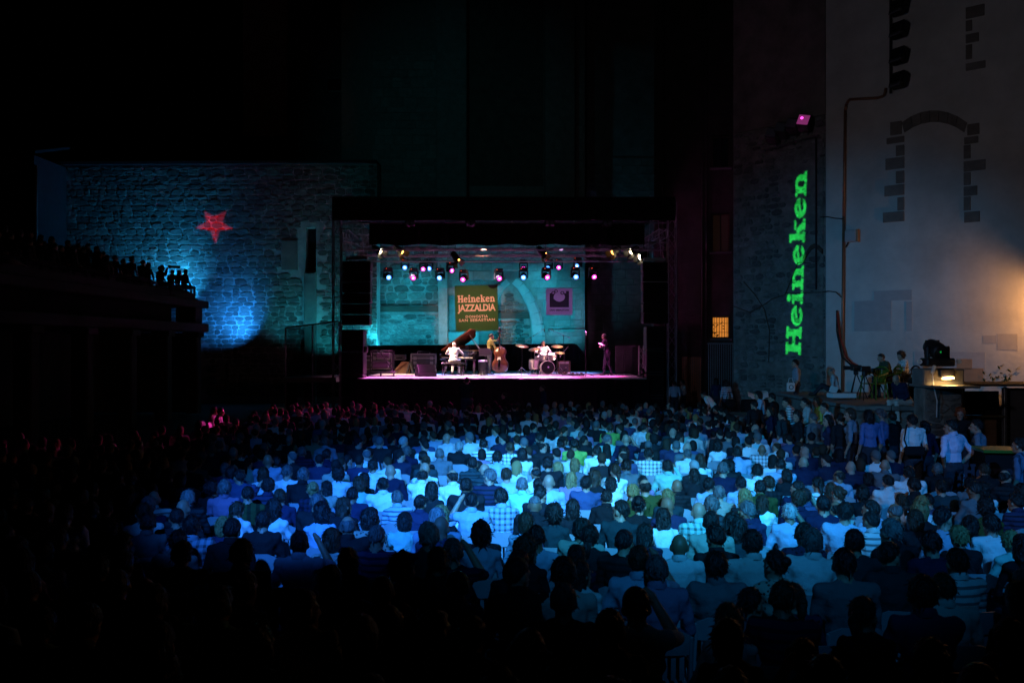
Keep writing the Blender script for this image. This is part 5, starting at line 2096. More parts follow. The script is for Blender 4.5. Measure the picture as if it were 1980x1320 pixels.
# right side pole, panels
t = thing('equipment_pole', 'pink lit metal truss pole at the right end of the deck', 'pole', gp(1240, 41.2))
m = truss((0, 0, 0), (0, 0, 1.35), .1, .022, .012, .3)
m.build('lattice', M['alu'], t)
MB().rbox((0, 0, .02), (.5, .4, .04), .01).build('base', M['steel'], t)
t = thing('folding_screen', 'dark grey panel screen behind the person at stage right', 'screen', gp(1215, 44.6))
for k in (-1, 0, 1):
    MB().rbox((k * .42, .06 * abs(k), .68), (.41, .04, 1.34), .01, (0, 0, R(7 * k))).build('panel', M['caseply'], t)
t = thing('floor_lamp', 'small dark floor light at the foot of the pink pole', 'stage light', gp(1241, 40.2))
MB().lathe([(.06, 0), (.1, .03), (.11, .26), (.08, .28)], 12, (0, 0, .16), Euler((R(60), 0, R(20))).to_matrix()).build('can', M['blackpaint'], t)
m = MB()
m.path([Vector((-.13, 0, .25)), Vector((-.13, 0, .02)), Vector((.13, 0, .02)), Vector((.13, 0, .25))], .012, 5)
m.build('yoke', M['blackpaint'], t)

# performers and instruments stand a little nearer and larger: grow each about its foot
GROW = 1.15
for o in list(bpy.data.objects):
    if o.name in before_stage or o.parent is not None or o.type == 'LIGHT' or 'category' not in o:
        continue
    k = o.name.split('.')[0]
    if k in ('flight_case', 'ramp_board', 'easel_sign', 'stage_cable', 'folding_screen', 'floor_lamp', 'equipment_pole') or (k == 'microphone_stand' and o.location.x < gp(1120, 43).x):
        continue
    o.scale = [v * GROW for v in o.scale]
    o.location.z = SZ + (o.location.z - SZ) * GROW
    if 'drum' in k and k not in ('drum_stool',):
        o.location.x = dk.x + (o.location.x - dk.x) * GROW


# ================================================================== RIGHT SIDE TERRACE
t = thing('low_terrace', 'low stone terrace along the right side where people sit', 'terrace', (6.75, 20.2, 0))
MB().box((1.2, 4.7, .52), (2.36, 9.3, 1.04)).build('fill', M['darkmortar'], t)
rnd = random.Random(5)
for i in range(13):
    MB().rbox((.12, .35 + i * .715, 1.0), (.34, .7, .12), .02).build('coping_stone', M['rubble'], t)
UP = 1.7
t = thing('stone_ledge', 'raised stone ledge in front of the pale plastered building', 'terrace', (8.3, 22.6, 0))
MB().box((4.5, 3.4, UP / 2 - .06), (9, 6.6, UP - .12)).build('fill', M['darkmortar'], t)
for i in range(10):
    MB().rbox((.45 + i * .9, .3, UP - .06), (.88, .72, .12), .02).build('coping_stone', M['rubble'], t)
MB().rbox((4.5, 3.7, UP - .05), (9, 6.0, .09), .01).build('paving', M['concrete'], t)
lay(t, 'stone', courses(0, 9, 0, UP - .14, .5, .28, 41, gap=.03), RB, M['rubble'], .05, limit=90, y=.1)
# pier with moving light
pz = at(1824, 710, 20.2).z
t = thing('stone_pier', 'square stone pier carrying the big moving light', 'pier', (at(1824, 0, 20.2).x, 20.2, 0))
MB().rbox((0, .27, (pz - .45) / 2), (.84, .54, pz - .45), .03).build('shaft', M['darkmortar'], t)
MB().rbox((0, .27, pz - .24), (.9, .58, .42), .03).build('cap', M['concrete'], t)
lay(t, 'stone', courses(-.4, .4, .1, pz - .5, .42, .3, 42, gap=.03), RB, M['rubble'], .03, limit=40, y=0.0)
MB().rbox((0, -.02, at(0, 747, 19.9).z), (1.0, 1.2, .05), .01).build('shelf', M['concrete'], t)
# the big moving light that throws the green word
hp = at(1812, 680, 20.46)
t = thing('big_moving_light', 'big black moving light on the pier throwing the green word', 'projector', (hp.x, hp.y, pz + .02))
MB().rbox((0, 0, .09), (.62, .42, .18), .03).build('base', M['blackpaint'], t)
for k in (-1, 1):
    MB().lathe([(.05, -.03), (.06, 0), (.05, .03)], 12, (k * .43, -.1, .1), Matrix.Rotation(R(90), 3, 'X')).build('corner_light', M['white'], t)
m = MB()
for k in (-1, 1):
    m.rbox((k * .22, 0, .3), (.07, .16, .28), .03)
m.rbox((0, 0, .25), (.46, .2, .1), .03)
yk = m.build('yoke', M['blackpaint'], t)
test, wd = slab_word('Heineken')
# word on the wall: baseline runs from (1549,685) up to (1560,331); letter tops point left
B0 = RW.world(*RW.uv(1549, 686, .05), .05)
B1 = RW.world(*RW.uv(1561, 331, .05), .05)
T0 = RW.world(*RW.uv(1519, 686, .05), .05)
Pc = (B0 + B1) / 2 + (T0 - B0) / 2
ub, wl = (B1 - B0).normalized(), (B1 - B0).length
hb = (T0 - B0)
hh = hb.length
zax = Vector((0, 0, 1))
ubu, ubz = ub.dot(RW.u), ub.z


def word(a, b):
    """wall coordinates about Pc -> letter coordinates"""
    du, dz_ = a - (B0 - Pc).dot(RW.u), b - (B0 - Pc).z
    # along the baseline and towards the letter tops
    s_ = (du * ubu + dz_ * ubz)
    nrm = -(du * ubz - dz_ * ubu)
    return test(s_ / wl * wd, nrm / (hh * .985) * 1.42)


lampP = Vector((hp.x, hp.y, hp.z + .03))
gm, axis, e1, e2, lp = gobo('word', '', lampP, Pc, RW.n, RW.u, zax, word, (.62, 3.4), .3, 23000, (.02, 1, .12), 36, (90, 300), .16)
gm.build('stencil', M['blackpaint'], t, loc=lampP - t.location)
lp.parent = t
lp.location = lampP - t.location
Q = axis.to_track_quat('Z', 'Y').to_matrix()
MB().lathe([(.13, -.22), (.17, -.2), (.185, -.02), (.185, .2), (.172, .36), (.15, .37), (.15, .3), (.165, .28), (.165, -.15), (.02, -.18)], 20, lampP - t.location, Q, caps=False).build('head', M['blackpaint'], t, True)
MB().ell(lampP - t.location + axis * .37 + e1 * .02 - Vector((0, .165, 0)) * 0 - e2 * .155, (.03, .03, .03)).build('glow_ring', M['lens_green'], t)
# work light on the pier
wp = at(1834, 724, 19.9)
t = thing('work_light', 'small lit work light on the front of the stone pier', 'lamp', wp)
q = Matrix.Rotation(R(62), 3, 'X')
MB().rbox((0, .1, .03), (.34, .14, .2), .03).build('housing', M['blackpaint'], t)
MB().ell((0, -.0, -.075), (.13, .06, .02)).build('tube', M['lens_white'], t)
MB().lathe([(.13, 0), (.12, .01), (.05, .014)], 16, (0, .03, -.075), Euler((R(160), 0, 0)).to_matrix()).build('lens', M['lens_orange'], t)
MB().tube((0, .18, .1), (0, .3, .1), .03).build('bracket', M['steel'], t)
spot('work_light_lamp', wp + Vector((0, -.1, -.1)), wp + Vector((-.03, .2, -1.0)), 40, (1, .55, .16), 150, .5, .05)
m = MB()
a = at(1803, 716, 20.1)
m.path([a, at(1805, 745, 20.05), at(1812, 775, 20.05), at(1811, 806, 20.05)], .014, 5)
tag(m.build('extension_lead', M['whiteprint']), 'white lead hanging down the front of the stone pier', 'cable')
t = thing('plug_box', 'white plug box at the top of the hanging lead', 'box', at(1805, 714, 20.1))
MB().rbox((0, 0, 0), (.07, .05, .18), .01, (0, R(18), 0)).build('shell', M['white'], t)
# booth at the right edge
bo = at(1860, 0, 21.5)
t = thing('booth', 'dark booth with metal posts and black screen at the right edge', 'booth', (bo.x, 21.5, 0))
rx_ = lambda px: at(px, 0, 21.5).x - bo.x
rz_ = lambda py: at(0, py, 21.5).z
MB().rbox((rx_(1960), .6, rz_(744)), (rx_(2060) - rx_(1860), 1.6, .05), .01).build('top_board', M['timber'], t)
MB().box((rx_(1907), .3, (rz_(757) + rz_(803)) / 2), (rx_(1945) - rx_(1872), .05, rz_(757) - rz_(803))).build('screen', M['black'], t)  # black sheet standing in for the shade inside the booth opening
MB().rbox((rx_(1903), .32, rz_(806) / 2), (rx_(1940) - rx_(1865), .06, rz_(806)), .01).build('lower_panel', M['brown'], t)
MB().rbox((rx_(2000), .32, rz_(750) / 2), (rx_(2050) - rx_(1953), .06, rz_(752)), .01).build('side_panel', M['caseply'], t)
for px_ in (1866, 1948):
    MB().rbox((rx_(px_), .1, rz_(748) / 2), (.07, .07, rz_(748)), .01).build('post', M['steel'], t)
MB().rbox((rx_(1905), .05, rz_(805)), (rx_(1945) - rx_(1868), .06, .04), .01).build('rail', M['brass'], t)
# bar counter with lettering
bc = at(1900, 0, 15.2)
M['dimprint'] = mat('faded_print', (.028, .024, .04), .8)  # print colour darkened to keep the lettering faint
t = thing('bar_counter', 'dark bar counter with green top edge and faint lettering at right', 'counter', (bc.x, 15.2, 0), R(-8))
MB().rbox((1.3, .3, 1.45), (2.6, .7, .05), .01).build('top', M['greenplastic'], t)
MB().rbox((1.3, .3, .71), (2.5, .55, 1.42), .01).build('front', M['black'], t)
link('lettering', slab_mesh('Heineken', 1.3, .26, M['dimprint']), t, (.35, .015, 1.12))
t = thing('shiny_trunk', 'black shiny trunk with metal edges behind the standing people', 'trunk', at(1806, 0, 19).to_2d().to_3d() + Vector((0, 0, 0)))
MB().rbox((0, 0, .68), (.62, .5, 1.3), .02).build('body', M['gloss'], t)
m = MB()
for z in (1.33, .95):
    m.box((0, -.255, z), (.62, .03, .04))
m.build('edge_trim', M['alu'], t)


# ---------------------------------------------------------------- furniture and kit on the ledge
def armchair(label, loc, yaw, material, group=None):
    t = thing('garden_chair', label, 'chair', loc, R(yaw), group)
    m = MB()
    m.rbox((0, .0, .43), (.46, .46, .03), .012)
    m.build('seat', material, t)
    m = MB()
    for i in range(7):
        x = -.18 + .06 * i
        m.box((x, -.24 - .03 * (1 - (i - 3) ** 2 / 9), .63), (.035, .018, .34), (R(8), 0, 0))
    pts = [Vector((.24 * math.cos(a), -.27 - .03 * math.sin(a), .74 + .14 * math.sin(a))) for a in [math.pi * k / 8 for k in range(9)]]
    m.path(pts, .025, 6)
    m.build('backrest', material, t)
    for k in (-1, 1):
        m = MB()
        m.path([Vector((k * .26, -.24, .72)), Vector((k * .28, 0, .66)), Vector((k * .27, .2, .62))], .024, 6)
        m.build('armrest', material, t)
    for x in (-1, 1):
        for y in (-1, 1):
            MB().tube((x * .22, y * .2, .43 if y < 0 else .62), (x * .27, y * .25, 0), .024, .018, 6).build('leg', material, t)
    return t


armchair('green plastic armchair on the ledge beside the tripods', at(1690, 0, 25.2).to_2d().to_3d() + Vector((0, 0, UP)), 120, M['greenplastic'], None)
armchair('second green plastic armchair on the ledge, under the leaning person', Vector((at(1718, 0, 26).x, 26, UP)), 95, M['greenplastic'])
armchair('dark plastic armchair on the ledge under the person in patterned white', Vector((at(1752, 0, 26.4).x, 26.4, UP)), 95, M['blackpaint'])


def tripod(label, px, d, py, z0, yaw):
    p = at(px, py, d)
    h = p.z - z0
    t = thing('camera_tripod', label, 'tripod', (p.x, d, z0), R(yaw), 'tripods on the ledge')
    for k in range(3):
        a = k * 2.1 + .4
        MB().tube((0, 0, h * .92), (.3 * math.cos(a), .3 * math.sin(a), 0), .016, .013).build('leg', M['blackpaint'], t)
    MB().rbox((0, 0, h - .05), (.12, .12, .14), .02).build('tripod_head', M['blackpaint'], t)
    c = MB()
    c.rbox((0, 0, h + .07), (.14, .3, .15), .02)
    c.tube((0, .1, h + .07), (0, .32, h + .07), .05, .06, 12)
    o = c.build('camera', M['blackpaint'], t)
    MB().tube((0, -.15, h - .02), (.03, -.45, h - .16), .012).build('pan_handle', M['blackpaint'], t)


tripod('video camera on a tripod nearest the wall pipe', 1655, 25.6, 716, UP, 80)
tripod('video camera on a tripod beside the green chair', 1672, 25.0, 718, UP, 100)
tripod('low video camera on a tripod behind the green chair', 1693, 26.0, 722, UP, 70)


def sheet(label, cat, p, size, rot, material, name):
    m = MB()
    m.rbox((0, 0, 0), size, .006, rot)
    return tag(m.build(name, material, None, loc=p), label, cat)


sheet('white sheet of paper lit on the ledge beside the seated person', 'paper', at(1612, 753, 26.4), (.22, .02, .2), (.3, .3, 0), M['whiteprint'], 'paper_sheet')
sheet('pale cushion slab lying on the ledge at the foot of the tripods', 'cushion', at(1627, 764, 25.2), (.66, .4, .12), (0, 0, .1), M['whiteprint'], 'cushion')
t = thing('covered_cart', 'dark cart with a white cloth over its top near the rubble wall', 'cart', at(1462, 0, 31).to_2d().to_3d())
MB().rbox((0, 0, .7), (.9, .6, 1.3), .05).build('body', M['black'], t)
m = MB()
n = 12
for i in range(n + 1):
    for j in range(5):
        m.v.append((-.34 + .68 * i / n, -.34 + .66 * j / 4, 1.58 - .06 * math.cos((i / n - .5) * 5) - (.16 if j == 0 else 0) + .02 * math.sin(i * 2 + j)))
for i in range(n):
    for j in range(4):
        a = i * 5 + j
        m.f.append((a, a + 5, a + 6, a + 1))
        m.m.append(0)
m.build('cloth', M['whiteprint'], t, True)

# ---------------------------------------------------------------- floodlights on the plastered wall
c0 = PW.world(*PW.uv(1735, 90, .2), .2)
t = thing('floodlight_mast', 'vertical mounting bar for floodlights high on the plaster wall', 'bar', c0, PW.ang)
z0, z1 = PW.uv(1735, 178, .2)[1] - c0.z, PW.uv(1735, -60, .2)[1] - c0.z
MB().tube((-.22, .05, z0), (-.22, .05, z1), .04).build('bar', M['blackpaint'], t)
for z in (z0 + .3, (z0 + z1) / 2, z1 - .3):
    MB().box((-.22, .13, z), (.06, .16, .06)).build('bracket', M['steel'], t)
for i, (py, lensm, lab) in enumerate(((14, 'lens_dark', 'topmost floodlight with faint red reflection'), (58, 'lens_dark', 'floodlight with pale reflections, second from top'), (108, 'lens_dark', 'floodlight with bluish glass, third from top'), (155, 'lens_dark', 'lowest floodlight on the wall bar'))):
    p = PW.world(*PW.uv(1738, py, .35), .35)
    f = thing('floodlight', lab + ' on the plaster wall', 'floodlight', p, PW.ang, 'floodlights on the plaster wall')
    MB().rbox((0, 0, 0), (.52, .3, .5), .06, (R(-20), 0, R(-22))).build('housing', M['blackpaint'], f)
    o = MB().box((0, 0, 0), (.4, .012, .36)).build('glass', M[lensm], f, loc=(-.06, -.16, -.05), rot=(R(-20), 0, R(-22)))
    m = MB()
    for k in (-.3, 0, .3):
        m.box((0, -.012, k * .4), (.36, .01, .018))
    m.build('reflector_rib', M['chrome'], o)
    MB().tube((0, .1, 0), (-.2, .3, 0), .03).build('arm', M['steel'], f)
# lanterns on the bracket over the projected word
for i, (px, py, c, lab) in enumerate(((1494, 262, None, 'small dark lantern at the left end of the bracket above the green word'), (1512, 252, None, 'dark lantern second on the bracket above the green word'), (1533, 244, None, 'dark lantern left of the pink one above the green word'), (1556, 238, 'lens_pink', 'lantern with pink lit lens above the green word'))):
    p = RW.world(*RW.uv(px, py, .5), .5)
    f = thing('wall_lantern', lab, 'stage light', p, RW.ang + R(20), 'lanterns above the green word')
    MB().rbox((0, .1, 0), (.46, .5, .44), .06, (R(-24), R(12), 0)).build('housing', M['blackpaint'], f)
    if c:
        M['pinkglass'] = M.get('pinkglass') or glow('pink_lamp_glass', (.8, .1, .5), .22)
        o = MB().box((0, 0, 0), (.36, .02, .36)).build('lens', M['pinkglass'], f, loc=(0, -.19, .07), rot=(R(-24), R(12), 0))
        MB().ell((-.06, -.02, .05), (.05, .02, .05)).build('bulb', M['lens_pink'], o)
    else:
        MB().box((0, 0, 0), (.34, .02, .32)).build('lens', M['lens_dark'], f, loc=(0, -.19, .07), rot=(R(-24), R(12), 0))
    MB().tube((0, .2, -.1), (0, .42, -.3), .035).build('arm', M['steel'], f)
m = MB()
a, b = RW.world(*RW.uv(1478, 292, .3), .3), RW.world(*RW.uv(1582, 262, .3), .3)
m.tube(a, b, .035)
for k in (.05, .5, .95):
    p = a + (b - a) * k
    m.tube(p, p - RW.n * .34, .03)
tag(m.build('lantern_bracket', M['steel']), 'slanting metal bracket that carries the lanterns over the green word', 'bracket')
# sodium lantern on the wall just beyond the right edge
p = PW.world(*PW.uv(2034, 588, .85), .85)
t = thing('wall_lamp', 'orange wall lamp on the plaster wall just outside the right edge', 'lamp', p, PW.ang)
MB().tube((0, .85, .35), (0, .02, .3), .025).build('arm', M['steel'], t)
MB().lathe([(.05, .3), (.16, .22), (.19, .14), (.185, .14)], 14, caps=False).build('shade', M['blackpaint'], t, True)
MB().ell((0, 0, .12), (.07, .07, .09)).build('bulb', M['lens_orange'], t)
point('wall_lamp_light', p + Vector((0, 0, -.02)), 135, (1, .44, .13), .06)

# ---------------------------------------------------------------- gallery on the left
GX = -14.0
t = thing('left_gallery', 'dark raised gallery with spectators on top along the left side', 'gallery', (GX, 20, .2))
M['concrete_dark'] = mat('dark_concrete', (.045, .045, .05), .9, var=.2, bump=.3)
ge = 42.7 - 20
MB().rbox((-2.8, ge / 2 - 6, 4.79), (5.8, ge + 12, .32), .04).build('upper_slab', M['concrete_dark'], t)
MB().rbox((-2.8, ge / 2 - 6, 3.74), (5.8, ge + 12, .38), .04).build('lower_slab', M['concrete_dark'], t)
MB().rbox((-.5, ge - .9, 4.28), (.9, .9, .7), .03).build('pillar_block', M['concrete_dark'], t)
MB().box((-3.0, ge / 2 - 6.5, 4.28), (4.2, ge + 9, .7)).build('parapet_core', M['black'], t)  # black box standing in for the shade between the slabs
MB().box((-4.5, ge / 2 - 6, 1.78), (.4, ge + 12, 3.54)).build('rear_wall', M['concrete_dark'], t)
for i in range(8):
    o = MB()
    o.rbox((-.35, ge - .8 - i * 3.6, 1.68), (.55, .55, 3.6), .05)
    o.rbox((-.35, ge - .8 - i * 3.6, 3.42), (.75, .75, .24), .03)
    o.build('column', M['concrete_dark'], t)
MB().box((-2.7, ge - .2, 1.7), (4.0, .3, 3.6)).build('end_wall', M['concrete_dark'], t)  # added to keep the blue light behind out of the arcade
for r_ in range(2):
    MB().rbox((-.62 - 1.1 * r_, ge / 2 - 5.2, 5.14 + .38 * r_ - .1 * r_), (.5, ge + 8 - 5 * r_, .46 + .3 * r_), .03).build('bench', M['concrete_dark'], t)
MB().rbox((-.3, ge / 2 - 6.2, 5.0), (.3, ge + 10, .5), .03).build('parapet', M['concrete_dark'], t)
sheet_ = MB()
for i in range(9):
    for j in range(5):
        sheet_.v.append((-.35 + .7 * i / 8, -.3 + .6 * j / 4, .26 * math.cos((i / 8 - .5) * 2.6) * math.cos((j / 4 - .5) * 2.2)))
for i in range(8):
    for j in range(4):
        a = i * 5 + j
        sheet_.f.append((a, a + 5, a + 6, a + 1))
        sheet_.m.append(0)
o = sheet_.build('folded_cloth', M['lilac'], None, True, loc=at(20, 517, 25.9))
tag(o, 'pale folded cloth lying on the gallery edge at the far left', 'cloth')


# ================================================================== AUDIENCE
VAR = []
for k in (dict(build=.97), dict(build=1.08, lean=.08, head=(.12, 0, .15)), dict(build=1.08, lean=-.05, side=.06, head=(0, .08, -.25)), dict(build=.95, lean=.12, side=-.07, head=(.1, -.1, .3)),
          dict(build=1.16, lean=.05, side=.03, head=(.05, .05, 0)), dict(build=1.0, lean=.28, head=(.2, 0, .1), arms='knees'), dict(build=1.05, lean=.1, side=-.1, twist=.25, head=(0, .12, .35)), dict(build=1.05, arms='chin', lean=.12, head=(.1, .08, -.2)),
          dict(build=1.0, arms='phone', lean=.02, head=(0, -.05, 0)), dict(build=.92, lean=.05, side=.05, head=(0, .1, .95)), dict(build=1.0, lean=.1, side=-.05, head=(.1, -.1, -.85)), dict(build=.88, lean=-.04, twist=.15, head=(.25, .05, .2)),
          dict(fem=True, build=.92, head=(0, .06, .2)), dict(fem=True, build=.9, lean=.1, side=.08, head=(.1, -.1, -.3)), dict(fem=True, build=1.05, lean=.05, head=(.05, .12, 0)), dict(fem=True, build=.88, lean=-.02, side=-.06, twist=-.2, head=(0, .1, .6)),
          dict(fem=True, build=.95, lean=.2, arms='knees', head=(.15, 0, -.1)), dict(fem=True, build=.9, lean=.08, side=.05, head=(0, -.12, -.9))):
    f = Fig(**{**SIT, 'arms': 'lap', **k})
    VAR.append((f, f.mesh(.0125, .33)))
MALE, FEM = list(range(0, 12)), list(range(12, 18))
LOW = []
for i in (0, 1, 3, 4, 6, 9, 10, 12, 13, 14, 17):
    f = VAR[i][0]
    P_ = f.prims()
    me = voxel_union(P_, .024, 2, .4, 0, (8, 5))
    LOW.append((f, me, classify(me, P_), i >= 12))

COL = {'W': ((.76, .76, .74), 'white'), 'O': ((.6, .6, .55), 'cream'), 'L': ((.36, .45, .58), 'pale-blue'), 'A': ((.30, .58, .5), 'pale-green'), 'G': ((.13, .14, .15), 'grey'), 'N': ((.012, .016, .045), 'navy'),
       'K': ((.014, .014, .016), 'black'), 'I': ((.028, .03, .075), 'indigo'), 'M': ((.34, .2, .32), 'mauve'), 'Y': ((.3, .5, .1), 'lime-green'), 'V': ((.05, .065, .018), 'olive'), 'B': ((.36, .33, .26), 'beige'), 'T': ((.018, .04, .045), 'dark-teal'), 'U': ((.05, .075, .16), 'blue')}
HW = {None: 'bald', 'short': '{}-haired', 'crop': 'close-cropped', 'full': 'thick-{}-haired', 'curly': 'curly-{}-haired', 'ring': 'balding', 'bob': '{}-bobbed', 'long': 'long-{}-haired', 'tail': '{}-ponytailed', 'bun': '{}-bunned', 'cap': '{}-capped'}
KW = {'cloth': '{} top', 'stripe': 'striped {} top', 'plaid': 'checked {} shirt', 'block': 'panelled {} top', 'floral': 'patterned {} top'}
# photo column, photo row of the crown, hair, hair colour, shirt, cloth
FEAT = '''628 866 short dark N;631 842 crop grey L;653 902 curly dark W;745 919 crop dark W;815 904 ring dark W;882 905 ring dark W;759 895 - - N;718 886 short dark W;690 920 bob brown A;706 913 long dark K
680 940 crop dark I;608 952 crop grey K;660 960 long brown K;807 953 crop dark I;711 982 bob dark B floral;675 995 ring grey K;727 1013 crop grey I stripe;773 989 bob dark A;830 1011 full white T;855 975 long blonde K
837 930 long dark K;822 891 - - W;786 861 full grey N;818 870 short dark K;850 865 crop grey G;582 862 short grey N stripe;522 875 - - L;509 902 long brown W;555 898 full grey W;580 902 full grey K;434 893 short grey U;446 899 short dark U
433 927 full grey M;478 938 crop dark V block;405 930 curly black K;377 993 short dark L plaid;545 944 short brown I;507 985 crop dark K;532 962 long dark W;634 1022 bob brown O;462 1044 full dark N stripe;577 1025 short dark L
899 922 short dark K;942 905 short grey N stripe;929 893 - - T stripe;914 881 crop dark T stripe;936 847 short dark W stripe;987 852 crop brown W plaid;885 852 full white K;982 903 short brown L;1009 920 crop grey A;1037 900 ring dark W;1061 914 - - L;975 942 short dark L plaid
1031 957 cap grey K;1036 938 short dark K;1129 917 short dark U;1104 911 long blonde M;1148 908 long brown K;1184 920 bob dark W;1168 945 crop dark K;1225 936 full blonde V;1252 923 ring dark V;1232 958 bun black K;1300 958 - - I;1293 944 bob blonde T
1340 904 long dark K;1353 876 long brown W;1391 936 crop grey B;1375 986 short dark B;1416 990 bob dark G;1074 975 curly dark T;1107 964 long dark K;1118 1000 full dark B;1038 1013 short dark L;930 1010 curly dark L;1016 990 bob brown L;1254 864 short dark W plaid
1292 888 short dark A;1330 866 crop grey W;1085 848 short dark M;1111 847 short dark Y;1061 882 short dark K;1080 892 bob blonde T;1111 885 bob blonde G;1178 838 short grey A;1211 837 - - N;1180 816 short brown Y;1082 828 short dark W;1044 835 short dark K;1240 815 short dark W;870 835 - - W;1073 787 crop grey L;1087 795 crop dark M;1104 803 crop grey L
1471 927 short dark V;1399 892 short grey N;1418 886 long dark K;1472 857 - - W plaid;1463 895 short dark W;1510 884 crop dark L;1555 880 - - N;1590 920 tail dark W stripe;1609 932 long brown K;1707 885 - - G;1723 915 crop dark W;1762 900 short dark W;1816 893 short grey K;1848 885 bob dark L
1895 876 full grey U;1886 928 crop dark G;1628 967 short dark L;1743 1004 full grey K;1654 1021 short black T;1700 985 crop dark W stripe;1835 978 short black L;1816 1026 full black N;1905 963 curly dark V;1825 926 short dark T;1430 1000 long dark T;1555 1010 bun dark N floral;1797 1115 short dark U;1640 1060 short black G
470 905 crop dark U;540 880 crop dark K;1155 860 short dark W;1205 862 bob dark K;1390 850 bob dark W;1425 862 short dark L;1520 905 bob dark K;1540 945 full brown N;1670 940 curly dark K;1780 985 bob brown K;1010 865 bob dark W;960 872 full dark L'''.replace('\n', ';').split(';')
prnd = random.Random(21)


def depth_for(py, top):
    lo, hi = 3.2, 40.0
    for _ in range(40):
        d = (lo + hi) / 2
        if HY + (CAMZ - top - ramp(d)) * F / d > py:
            lo = d
        else:
            hi = d
    return d


people = []
for row in FEAT:
    p = row.split()
    px, py = float(p[0]), float(p[1])
    st = None if p[2] == '-' else p[2]
    fem = st in ('bob', 'long', 'tail', 'bun', 'curly')
    sc_ = prnd.uniform(.97, 1.05) * (.96 if fem else 1.0)
    d = depth_for(py, 1.315 * sc_)
    people.append(dict(x=(px - 990) * d / F, y=d, st=st, hc=p[3], sh=p[4], kind=p[5] if len(p) > 5 else 'cloth', fem=fem, s=sc_, feat=True))
d = 4.0
nfeat = len(people)
row_i = 0
while d < 31.5:
    half = 990 * d / F + .25
    xl_ = max(-half, -10.5 if d < 20 else -7.4 - (.0 if d > 26 else (26 - d) * .3))
    xr_ = min(half, 7.6 if d < 15.3 else (6.9 if d < 17.4 else 6.35))
    x = xl_ + prnd.uniform(0, .5)
    while x < xr_:
        yy, xx = d + prnd.gauss(0, .16), x + prnd.gauss(0, .06)
        x += prnd.uniform(.45, .55)
        if any(abs(q['x'] - xx) < .4 and abs(q['y'] - yy) < .52 for q in people[:nfeat]):
            continue
        if prnd.random() < .05:
            continue
        fem = prnd.random() < .42
        st = prnd.choice(['bob', 'long', 'bob', 'long', 'curly', 'tail', 'short', 'bun', 'full'] if fem else ['short', 'short', 'crop', 'crop', 'full', 'ring', 'short', 'short', 'crop', None, 'full', 'short'])
        hc = prnd.choice(['dark', 'dark', 'black', 'brown', 'dark', 'blonde' if fem else 'grey', 'brown' if fem else 'grey', 'white' if not fem and prnd.random() < .4 else 'dark'])
        sh = prnd.choice('WWWLLOAGNNKKKKKKIIUTTMBUGNKNKLW')
        kind = prnd.choice(['cloth'] * 9 + ['stripe', 'plaid', 'floral' if fem else 'stripe'])
        people.append(dict(x=xx, y=yy, st=st, hc=hc, sh=sh, kind=kind, fem=fem, s=prnd.uniform(.94, 1.05) * (.96 if fem else 1), feat=False))
    d += .81
    row_i += 1
order = sorted(range(len(people)), key=lambda i: people[i]['y'])
NEAR = 300
chosen, far = [], []
budget = NEAR - nfeat
for i in order:
    p = people[i]
    inside = abs(p['x']) < 990 * p['y'] / F + .1
    if p['feat'] or (budget > 0 and inside):
        chosen.append(p)
        if not p['feat']:
            budget -= 1
    else:
        far.append(p)


def lit(p):
    px = 990 + F * p['x'] / p['y']
    return p['y'] > 6.9 and px > 385 and not (p['y'] < 8 and px < 480)


def look(p):
    h = HW[p['st']].format(p['hc'])
    return f"{h} person", KW[p['kind']].format(COL[p['sh']][1])


for p in chosen:
    a, b = look(p)
    p['look'] = f'{a} in {b}'
    p['lit'] = lit(p)
litp = [p for p in chosen if p['lit']]


def nearest(p, dx, dy):
    best, bd = None, 9
    for q in litp:
        if q is p:
            continue
        ex, ey = q['x'] - p['x'] - dx, q['y'] - p['y'] - dy
        dd = ex * ex + ey * ey
        if dd < bd:
            best, bd = q, dd
    return best if bd < .36 else None


REL = (('left of', .55, 0), ('right of', -.55, 0), ('behind', 0, .95), ('in front of', 0, -.95))
from collections import Counter
cl_ = Counter(p['look'] for p in litp)
rel = {}
cr = Counter()
for i, p in enumerate(litp):
    for w_, dx, dy in REL:
        q = nearest(p, dx, dy)
        if q:
            s_ = f"{p['look']} {w_} {q['look'].replace(' person', ' one')}"
            rel.setdefault(i, []).append(s_)
            cr[s_] += 1
for i, p in enumerate(litp):
    if cl_[p['look']] == 1:
        p['label'] = p['look']
        continue
    ok_ = [s_ for s_ in rel.get(i, []) if cr[s_] == 1]
    p['label'] = ok_[0] if ok_ else (rel.get(i, [p['look'] + ' in the lit seats'])[0])
DARK = 'person sitting unlit in the dark seats around the lit crowd'
skins = ['skin', 'skin', 'skin', 'skin2']
# chairs
cb = MB()
arc = [(-.21, -.185), (-.13, -.215), (0, -.228), (.13, -.215), (.21, -.185)]
for (x0, y0), (x1, y1) in zip(arc[:-1], arc[1:]):
    q = [(x0, y0, .68), (x1, y1, .68), (x1, y1 - .04, .86 if abs(x1) < .2 else .82), (x0, y0 - .04, .86 if abs(x0) < .2 else .82)]
    cb.prism(q, (0, -.022, 0))
for i in range(6):
    x = -.15 + .06 * i
    cb.box((x, -.21 + abs(x) * .1, .59), (.034, .014, .2), (R(6), 0, 0))
for k in (-1, 1):
    cb.tube((k * .215, -.16, .44), (k * .212, -.235, .81), .017, .017, 6)
back_me = cb.mesh('backrest', M['chair'])
seat_me = MB().rbox((0, .02, .44), (.42, .4, .03), .012).mesh('seat', M['chair'])
leg_me = [MB().tube((k * .2, -.16 * j, .43), (k * .22, .2 * j, 0), .014, .014, 6).mesh('leg', M['steel']) for k in (-1, 1) for j in (-1, 1)]
allc = MB()
